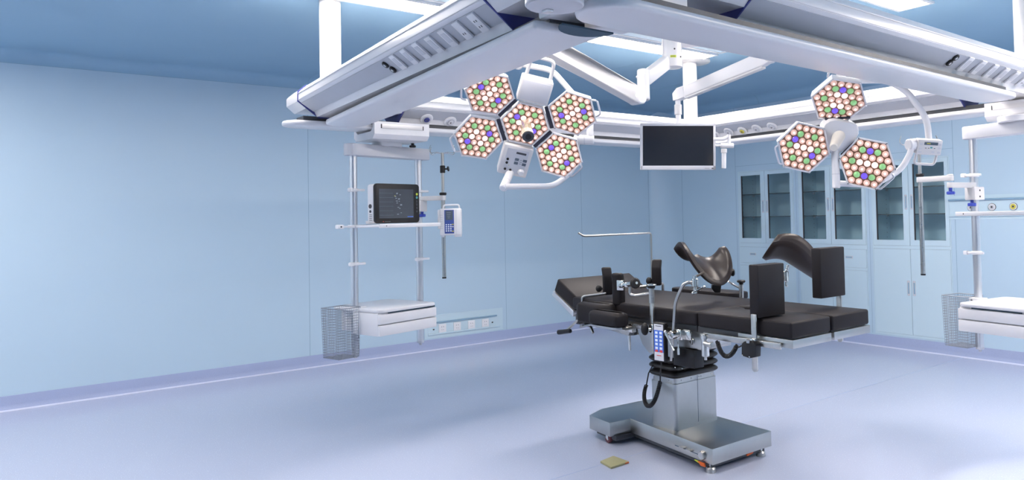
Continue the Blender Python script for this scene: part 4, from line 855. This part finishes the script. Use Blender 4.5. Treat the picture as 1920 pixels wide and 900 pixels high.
m = MB().use(STEEL); a, b = at(1086, 598, Y=3.03), at(1062, 620, Y=3.0); m.tube([a, b, at(1068, 621, Y=3.0)], .009, 10, .006); m.use(BLACK); e1, e2 = at(1070, 620.5, Y=2.99), at(1047, 623, Y=2.99); m.cyl(e1, e2, .014, .0165, 18, bev=.004); m.use(CHROME); m.cyl(e2, e2+(e2-e1).normalized()*.003, .007, n=10); m.build('crank_handle', TB)
# hydraulic cylinder below the rail
m = MB().use(CHROME); a = at(1322, 632, Y=3.02); m.cyl(a+V((0, 0, .012)), a-V((0, 0, .012)), .026, n=24, bev=.002); m.cyl(a-V((0, 0, .01)), a-V((0, 0, .105)), .0215, n=24, bev=.002); m.cyl(a-V((0, 0, .10)), a-V((0, 0, .125)), .008, n=12); m.use(STEEL); m.bb(a+V((-.018, -.022, -.006)), a+V((.018, .03, .02)), .003); m.cyl(a+V((.01, -.02, -.03)), a+V((.06, -.02, -.035)), .013, n=16, bev=.003); m.cyl(a+V((.055, -.02, -.035)), a+V((.075, -.02, -.032)), .018, n=12, bev=.004); m.build('hydraulic_cylinder', TB)
# ================================================================ accessories on the table rails
def rail_clamp(m, x, y, z=.833, w=.036):
    m.use(CHROME); m.box((x, y, z), (w, .036, .052), None, .004)
# ---- foot panels
def foot_panel(px_, side_y, yn, yf, z0, z1, zpost, label, X):
    t = thing('foot_panel', label, 'foot panel', (X, side_y, zpost))
    m = MB().use(BLACKV); m.bb((X-.062, yn, z0), (X, yf, z1), .006, 2); m.build('pad', t)
    m = MB().use(STEEL); m.bb((X-.048, side_y-.006, zpost), (X-.014, side_y+.006, z0+.02), .005); m.cyl((X-.031, side_y-.0055, zpost+.004), (X-.031, side_y+.0055, zpost+.004), .0165, n=20); m.build('post', t)
    m = MB(); rail_clamp(m, X-.031, side_y); m.build('rail_clamp', t)
    return t
XP = at(1419, 601, Y=2.99).x
zt = at(1470, 491, X=XP); zb = at(1476, 590, X=XP); zn = at(1421, 499, X=XP)
foot_panel(0, 3.005, zn.y, zt.y, .962, (zt.z+zn.z)/2, .70, 'black square foot panel standing on the near table rail', XP)
XP2 = at(1574, 572, Y=3.757).x+.03
zt = at(1583, 462, X=XP2); zn = at(1538, 466, X=XP2); zb = at(1540, 559, X=XP2)
foot_panel(0, 3.757, zn.y, zt.y, (zb.z+at(1585, 555, X=XP2).z)/2, (zt.z+zn.z)/2, .76, 'black square foot panel standing on the far table rail', XP2)
# ---- gutter-shaped leg rests
def leg_rest(c, A, B, N, k1, f, th, label, name_parts, curl=0.0, ro=(.55, .85)):
    t = thing('leg_rest', label, 'leg rest', c)
    def S(u, v):
        r = max(abs(u), abs(v)); l = math.hypot(u, v); q = (r/l if l > 1e-6 else 1); q = 1-(1-q)*(ro[0]+(ro[1]-ro[0])*(u+1)/2)  # squarish oval outline
        u2, v2 = u*q, v*q
        n_ = max(0, -u2)
        return c+A*u2+B*v2+N*(k1*(abs(v2)**2.0)*(1-.2*u2)+f(u2, v2)-curl*n_*n_*abs(v2))+B*(curl*3.5*n_*n_*v2)
    m = MB().use(BROWNV); m.sheet(S, 18, 22, th); m.build('pad', t, 60)
    return t, S
c1 = at(1325, 506, d=4.62)
Nn = (UP*.93-RT*.12-FW*.30).normalized()
A = RT*.048-UP*.070-FW*.10; Bv = RT*.128-UP*.016+FW*.035
L1, S1f = leg_rest(c1+UP*.018, A*1.05, Bv*1.06, Nn, .125, lambda u, v: -.02*u*u, .036, 'dark saddle-shaped leg rest above the near side of the table', None, .10)
# support rod, joint, clamp
m = MB().use(STEEL); yq = 2.985
pr0 = at(1258, 676, Y=yq); pr1 = at(1266, 565, Y=yq); pr2 = at(1281, 533, Y=3.0); pr3 = at(1297, 530, Y=3.04); m.tube([pr0, at(1262, 628, Y=yq), pr1, pr2, at(1290, 529, Y=3.02), pr3], .0095, 12, .05); m.build('support_rod', L1)
j = at(1303, 534, Y=3.05)
m = MB().use(CHROME); m.cyl(j-V((0, 0, .012)), j+V((0, 0, .035)), .0195, n=20, bev=.003); m.cyl(j-V((0, 0, .048)), j-V((0, 0, .01)), .011, n=16); m.cyl(j+V((0, 0, .03)), j+V((0, 0, .05)), .012, n=14); m.tube([j-V((0, 0, .04))-RT*.012-FW*.01, j-V((0, 0, .02))+RT*.05+UP*.01], .005, 8); m.ball(j-V((0, 0, .021))+RT*.052+UP*.01, .008); m.ball(j-V((0, 0, .046))-RT*.012, .010); m.tube([j+V((0, 0, .045)), c1-Nn*.01], .008, 10); m.build('swivel_joint', L1)
m = MB().use(BLACK); k = at(1345, 543, d=4.62); m.prism([k-RT*.032+UP*.03, k+RT*.028+UP*.034, k+RT*.02-UP*.02, k-RT*.015-UP*.02, k-RT*.034+UP*.005], FW*.04, .006); m.build('strap_block', L1); m = MB().use(BLACK); e = at(1374, 511, d=4.64); m.cyl(e-RT*.012, e+RT*.010, .023, n=20, bev=.006); m.tube([e-RT*.03, e], .009, 8); m.build('strap_knob', L1)
m = MB().use(CHROME); a = at(1263, 626, Y=2.99); m.cyl(a+V((-.012, -.02, 0)), a+V((.03, -.02, 0)), .018, n=20, bev=.003); m.cyl(a+V((.02, .02, .0)), a+V((.02, -.045, 0)), .024, n=24, bev=.003); m.box(a+V((.03, .014, 0)), (.055, .03, .062), None, .006); m.box(a+V((.075, .024, -.002)), (.07, .012, .05), None, .003); b = at(1249, 627, Y=2.93); m.cyl(a+V((-.01, -.03, 0)), b, .009, n=12); m.tube([b+V((-.004, 0, .012)), b, at(1264, 657, Y=2.92)], .0055, 8); m.ball(b+V((-.006, 0, .014)), .010); m.tube([a+V((.045, -.01, -.02)), a+V((.048, -.012, -.10))], .005, 8); m.tube([a+V((.047, -.012, -.075)), a+V((.048, -.012, -.11))], .009, 8); m.build('rail_clamp', L1)
c2 = at(1487, 486, d=4.93)
N2 = (UP*.80+RT*.42-FW*.25).normalized()
A2 = RT*.150-UP*.095+FW*.0; B2 = FW*.10+RT*.040+UP*.018
L2, S2f = leg_rest(c2-RT*.0-UP*.02, A2, B2, N2, .125, lambda u, v: -.06*max(0, -u-.25)**2*2.2, .042, 'dark gutter-shaped leg rest between the two foot panels', None, 0.0, (.2, .6))
m = MB().use(CHROME); a = at(1478, 497, d=4.93); b = at(1473.5, 512, d=4.93); m.tube([a, b], .010, 10); m.cyl(b+V((0, 0, .012)), b-V((0, 0, .055)), .0185, n=18, bev=.003); m.cyl(b-V((0, 0, .05)), b-V((0, 0, .085)), .008, n=12); m.ball(b-V((0, 0, .083))+RT*.004, .009); m.build('swivel_joint', L2)
m = MB().use(STEEL); b2 = b-V((0, 0, .02)); m.tube([b2, b2-RT*.05, V((at(1440, 560, Y=3.757).x, 3.757, .95)), V((at(1440, 560, Y=3.757).x, 3.757, .76))], .0095, 12, .05); m.build('support_rod', L2)
m = MB(); rail_clamp(m, at(1440, 560, Y=3.757).x, 3.757); m.build('rail_clamp', L2)
# ---- upright body supports
def pad_slab(m, c, w, h, th, X, Y, bendtop=0.0, bev=.012):
    """upright pad: width along X, thickness along Y, optional forward-leaning top"""
    pts = [(-th/2, -h/2), (th/2, -h/2), (th/2+bendtop*.0, h*.18), (th/2+bendtop, h/2), (-th/2+bendtop, h/2), (-th/2, h*.18)]
    m.prism([c-X*(w/2)+Y*a+V((0, 0, b)) for a, b in pts], X*w, bev, 3)
rt = V((RT.x, RT.y, 0)).normalized(); fw = V((FW.x, FW.y, 0)).normalized()
c = at(1139, 527, Y=3.16); T = thing('body_support', 'black upright body support pad nearest the raised head section', 'body support', c-V((0, 0, .09)))
m = MB().use(BLACKV); pad_slab(m, c, .066, .182, .034, (rt*.93+fw*.25).normalized(), (fw*.93-rt*.25).normalized(), .028); m.build('pad', T)
m = MB().use(STEEL); q0 = at(1092, 566, Y=3.03); m.tube([q0, at(1092, 556, Y=3.03), at(1134, 551, Y=3.13), c+V((0, 0, -.06))+fw*.02], .0095, 10, .02); m.tube([q0, V((q0.x, 3.02, .80))], .0095, 10); m.build('support_bar', T)
m = MB().use(BLACK); k = at(1123, 541, Y=3.15); m.ball(k, .022, (1, 1, 1.1), 10); m.cyl(k-rt*.012, k+rt*.03, .008, n=10); m.build('knob', T)
c = at(1160, 542, Y=3.05); T = thing('body_support', 'thick black body support pad with a steel ball joint on its face', 'body support', c-V((0, 0, .10)))
m = MB().use(BLACKV); X_ = (rt*.80-fw*.6).normalized(); Y_ = (fw*.80+rt*.6).normalized(); pad_slab(m, c, .072, .205, .058, X_, Y_, -.012, .016); m.build('pad', T)
m = MB().use(CHROME); pf_ = c-Y_*.031+X_*.004+V((0, 0, .03)); Rk = rot_from(X_, Y_, V((0, 0, 1))); m.box(at(1163, 535, Y=3.0), (.05, .008, .062), Rk, .002); a = at(1163, 536, Y=2.985); b = at(1186, 532, Y=2.93); m.cyl(a, b, .013, .015, 18, bev=.003); m.ball(a+(b-a)*.25, .018); m.box(a+(b-a)*.6, (.03, .03, .03), Rk, .006); m.build('ball_joint', T)
m = MB().use(BLACK); k = at(1191, 531, Y=2.925); dk = (b-a).normalized(); m.cyl(k-dk*.012, k+dk*.012, .032, n=20, bev=.008); m.use(CHROME); m.cyl(k-dk*.02, k+dk*.022, .008, n=12); m.build('knob', T)
m = MB().use(STEEL); m.tube([at(1181, 538, Y=2.94), at(1181, 552, Y=2.94), at(1190, 554, Y=2.95), at(1222, 549, Y=2.985)], .0085, 10, .03); m.build('bent_rod', T)
xpost = at(1224, 600, Y=2.99).x
m = MB().use(STEEL); zt_ = at(1220, 546, Y=2.985).z; m.cyl((xpost, 2.985, zt_-.07), (xpost, 2.985, zt_+.02), .0165, n=18, bev=.002); m.bb((xpost-.013, 2.978, .70), (xpost+.013, 2.992, zt_-.055), .003); m.build('post', T)
m = MB().use(BLACK); m.cyl((xpost, 2.985, zt_+.018), (xpost, 2.985, zt_+.035), .022, n=18, bev=.003); m.use(CHROME); m.cyl((xpost, 2.985, zt_+.034), (xpost, 2.985, zt_+.042), .030, n=20, bev=.002); m.build('post_cap', T)
m = MB(); rail_clamp(m, xpost, 2.99); m.use(BLACK); k = at(1209, 617, Y=2.95); m.ball(k, .034, (.75, .7, 1.1), 12); m.use(CHROME); m.cyl(k, (xpost, 2.975, .83), .009, n=10); m.build('rail_clamp', T)
c = at(1231, 511, Y=3.66); T = thing('body_support', 'black upright body support pad on the far side below the steel screen bar', 'body support', c-V((0, 0, .09)))
m = MB().use(BLACKV); pad_slab(m, c, .070, .185, .034, (rt*.93-fw*.3).normalized(), (fw*.93+rt*.3).normalized(), .026); m.build('pad', T)
m = MB().use(STEEL); m.tube([at(1200, 538, Y=3.60), at(1222, 535, Y=3.66), at(1243, 531, Y=3.75), V((at(1243, 545, Y=3.757).x, 3.757, .96)), V((at(1243, 545, Y=3.757).x, 3.757, .78))], .010, 10, .02); m.build('support_bar', T)
m = MB().use(BLACK); k = at(1217, 527, Y=3.64); m.ball(k, .026, (1, .8, 1.1), 10); m.build('knob', T)
m = MB(); rail_clamp(m, at(1243, 545, Y=3.757).x, 3.757); m.build('rail_clamp', T)
# ---- screen bar across the table
s0 = at(1220.5, 437, Y=3.772); sx = s0.x; e1 = at(1094, 440.5, X=sx); e2 = at(1086, 436, X=sx)
T = thing('screen_bar', 'thin steel L-shaped screen bar reaching across above the head end', 'screen bar', (sx, 3.772, .74))
m = MB().use(STEEL); m.tube([V((sx, 3.772, .74)), V((sx, 3.772, s0.z)), V((sx, e1.y, s0.z-.002)), V((sx-.01, e2.y, s0.z+.022))], .0072, 12, .02); m.build('bar', T)
m = MB(); rail_clamp(m, sx, 3.757); m.build('rail_clamp', T)
# ---- arm rest with two cushions at the near head side
T = thing('arm_rest', 'black arm rest with two rounded cushions at the near head corner', 'arm rest', (at(1140, 600, Y=2.93).x, 2.93, .80))
def blob(x0, y0_, x1, y1_, ya, yb, r, name):
    a, b = at(x0, y0_, Y=ya), at(x1, y1_, Y=ya); m = MB().use(BLACKV); cx_, cy_ = (a.x+b.x)/2, (ya+yb)/2; hx_, hy_ = abs(b.x-a.x)/2, abs(yb-ya)/2
    z0, z1 = min(a.z, b.z), max(a.z, b.z); rr = min(hx_, hy_)*.85; e = .014
    m.loft([rrect(cx_, cy_, z, hx_+o, hy_+o, rr) for z, o in ((z0, -e), (z0+e*.4, -e*.35), (z0+e, 0), (z1-e*1.6, 0), (z1-e*.6, -e*.45), (z1, -e*1.6))]); return m.build(name, T), z0, cx_, cy_, hx_, hy_
_, z0, cx_, cy_, hx_, hy_ = blob(1098, 581, 1158, 616, 2.82, 2.93, .05, 'cushion')
m = MB().use(STEEL); m.loft([rrect(cx_, cy_, z, hx_-.006, hy_-.006, .06) for z in (z0-.014, z0-.002)]); m.use(BLACK); m.loft([rrect(cx_, cy_, z, hx_-.02, hy_-.02, .05) for z in (z0-.003, z0+.004)]); m.build('tray', T)
b2_, z0b, cxb, cyb, hxb, hyb = blob(1073, 566, 1128, 611, 2.90, 3.06, .05, 'cushion')
m = MB().use(BLACK); a = at(1105, 606, Y=2.98); m.ball(a, .05, (1, .6, .5), 12); m.use(STEEL); m.tube([a, at(1112, 624, Y=2.96)], .009, 8); m.tube([at(1118, 606, Y=2.9), at(1094, 612, Y=2.95)], .007, 8); m.cyl(at(1094, 611, Y=2.95), at(1089, 612, Y=2.95), .010, n=10); m.build('tilt_joint', T)
m = MB(); rail_clamp(m, cx_+hx_*.5, 3.0, .815); m.use(STEEL); m.bb((cx_-.02, 2.92, z0-.03), (cx_+.10, 3.05, z0-.012), .003); m.build('rail_clamp', T)
# ---- flat arm board beyond the far side
a, b = at(1256, 548, Y=3.80), at(1381, 552, Y=3.80)
T = thing('arm_board', 'flat black arm board lying beyond the far side of the table', 'arm board', (a.x, 3.85, .85))
m = MB().use(BLACKV); pts_ = rrect((a.x+b.x)/2, 3.87, .925, (b.x-a.x)/2, .085, .06); m.prism(pts_, (0, 0, .045), .010, 3); m.build('pad', T)
m = MB().use(STEEL); m.bb((a.x+.1, 3.80, .912), (b.x-.1, 3.93, .926), .003); m.bb((b.x-.25, 3.752, .80), (b.x-.21, 3.85, .915), .004); m.build('bracket', T)
# ---- post with black knob on the far rail
x_ = at(1390, 545, Y=3.757).x; zt_ = at(1390, 533, Y=3.757).z
T = thing('rail_post', 'short steel rail post with a black knob between leg rest and foot panel', 'rail post', (x_, 3.757, .78))
m = MB().use(STEEL); m.cyl((x_, 3.757, .78), (x_, 3.757, zt_), .0145, n=18, bev=.002); m.tube([V((x_, 3.757, zt_-.03)), at(1372, 532, Y=3.74), at(1365, 527, Y=3.70)], .007, 10, .02); m.build('post', T)
m = MB().use(BLACK); m.cyl((x_, 3.757, zt_), (x_, 3.757, zt_+.012), .014, n=14); m.cyl((x_, 3.757, zt_+.010), (x_, 3.757, zt_+.028), .028, n=20, bev=.006); m.build('knob', T)
m = MB(); rail_clamp(m, x_, 3.757); m.build('rail_clamp', T)
# ---- hand control with coiled cord
tl, tr, bl = at(1227, 606, Y=2.955), at(1243.5, 608.5, Y=2.955), at(1227.5, 675, Y=2.955)
hx_ = V((1, .10, 0)).normalized(); hz_ = V((.0, 0, 1)); hy2 = hz_.cross(hx_); Rh = rot_from(hx_, hy2, hz_); c = at(1235.5, 642, Y=2.955)+hy2*.015; W_, H_ = (tr-tl).length*1.18, (tl-bl).length*1.05
T = thing('hand_control', 'black hand control with blue keypad and coiled cord hanging on the near rail', 'hand control', c-hz_*(H_/2))
m = MB().use(BLACK); m.box(c, (W_, .032, H_), Rh, .005); hc = m.build('casing', T)
f = c-hy2*.0162
m = MB().use(LGREY); m.box(f, (W_*.80, .0015, H_*.93), Rh); m.use(KEYB); m.box(f-hy2*.0006+hz_*H_*.03, (W_*.80, .0015, H_*.56), Rh); m.use(KEYW)
for i in (-1, 1):
    for j in range(5): m.box(f-hy2*.0012+hx_*(i*W_*.19)+hz_*(H_*(.245-.098*j)), (W_*.22, .0015, H_*.062), Rh, .0005)
m.use(REDM)
for i in (-1, 1): m.box(f-hy2*.0012+hx_*(i*W_*.2)+hz_*(H_*-.222), (W_*.26, .0015, H_*.055), Rh, .0005)
m.box(f-hy2*.0012-hz_*H_*.335, (W_*.4, .001, H_*.018), Rh); m.use(INK); m.box(f-hy2*.0012+hz_*H_*.42, (W_*.5, .001, H_*.014), Rh); m.build('keypad', hc)
m = MB().use(BLACK); m.box(c+hy2*.03+hz_*(H_/2-.03), (.03, .05, .02), Rh, .003); m.build('hanger', T)
def coil(m, pts, r, wire, turns):
    """helix wound round a polyline"""
    q = [V(p) for p in pts]; D = [0]
    for a, b in zip(q, q[1:]): D.append(D[-1]+(b-a).length)
    out = []; n = turns*7
    for k in range(n+1):
        s = D[-1]*k/n; i = max(j for j in range(len(D)) if D[j] <= s+1e-9); i = min(i, len(q)-2); w = (s-D[i])/(D[i+1]-D[i]); p = q[i].lerp(q[i+1], w); tg = (q[min(i+2, len(q)-1)]-q[max(i-0, 0)]).normalized(); u = tg.cross(V((.3, .9, .2))).normalized(); v = tg.cross(u); a = 2*PI*turns*k/n
        out.append(p+u*(r*math.cos(a))+v*(r*math.sin(a)))
    m.tube(out, wire, 5)
def bez(p, n=14):
    p = [V(x) for x in p]; out = []
    for k in range(n+1):
        w = k/n; q = p[:]
        while len(q) > 1: q = [a.lerp(b, w) for a, b in zip(q, q[1:])]
        out.append(q[0])
    return out
yc = 3.02
m = MB().use(BLACK); a = c-hz_*(H_/2); b = at(1238, 716, Y=yc); m.tube(bez([a, a-V((0, 0, .04)), b+V((0, 0, .05)), b]), .0042, 8); m.build('cord', T)
m = MB().use(BLACK); path = bez([at(1238, 715, Y=yc), at(1231, 745, Y=yc), at(1225, 775, Y=yc), at(1206, 775, Y=yc+.05), at(1203, 742, Y=3.16), at(1212, 722, Y=3.22)], 24)
coil(m, path, .0098, .0042, 46); m.tube([path[-1], at(1216, 700, Y=3.27), at(1224, 685, Y=3.25)], .0042, 8); m.build('coiled_cord', T)
# ---- black valve box with short coiled cord beside the near foot panel
a, b = at(1391, 643, Y=2.975), at(1417, 671, Y=2.975)
T = thing('valve_box', 'small black box with a short coiled cord below the near foot panel', 'valve box', ((a.x+b.x)/2, 2.99, b.z))
m = MB().use(BLACK); a2 = at(1395, 638, Y=2.975); m.prism([at(x, y, Y=2.97) for x, y in ((1395, 640), (1410, 639), (1417, 647), (1416, 670), (1405, 672), (1390, 667), (1390, 645))], (0, .045, 0), .004); m.use(CHROME); m.cyl(at(1403, 643, Y=2.966), at(1403, 637, Y=2.966), .010, n=14)
for x, y in ((1392, 666), (1405, 669)): m.ball(at(x, y, Y=2.968), .004, n=8)
m.build('casing', T)
m = MB().use(BLACK); path = bez([at(1345, 640, Y=2.99), at(1350, 660, Y=2.98), at(1359, 684, Y=2.98), at(1376, 664, Y=2.98), at(1381, 648, Y=2.98)], 16); coil(m, path, .0092, .0042, 26); m.tube([path[-1], at(1385, 651, Y=2.98), at(1391, 648, Y=2.985)], .004, 8); m.build('coiled_cord', T)
# ---- card on the floor
q = [at(x, y, z=.004) for x, y in ((1125.5, 867), (1150, 857), (1179.5, 867.5), (1146, 878.5))]
m = MB().use(CARD); m.prism([v+V((0, 0, -.0035)) for v in q], (0, 0, .012), .001); m.use(ORANGE); a, b = q[2], q[1]; m.prism([q[2].lerp(q[3], .02)+V((0, 0, .0)), q[2].lerp(q[3], .22)+V((0, 0, 0)), q[2].lerp(q[3], .22)+V((0, 0, .0065)), q[2].lerp(q[3], .02)+V((0, 0, .0065))], (q[3]-q[2]).cross(V((0, 0, -1))).normalized()*.0025)
solo(m, 'card', 'small flat yellowish card lying on the floor in front of the table base', 'card', (q[0]+q[2])/2*V((1, 1, 0)) if False else V(((q[0].x+q[2].x)/2, (q[0].y+q[2].y)/2, 0)))
bpy.context.view_layer.update()
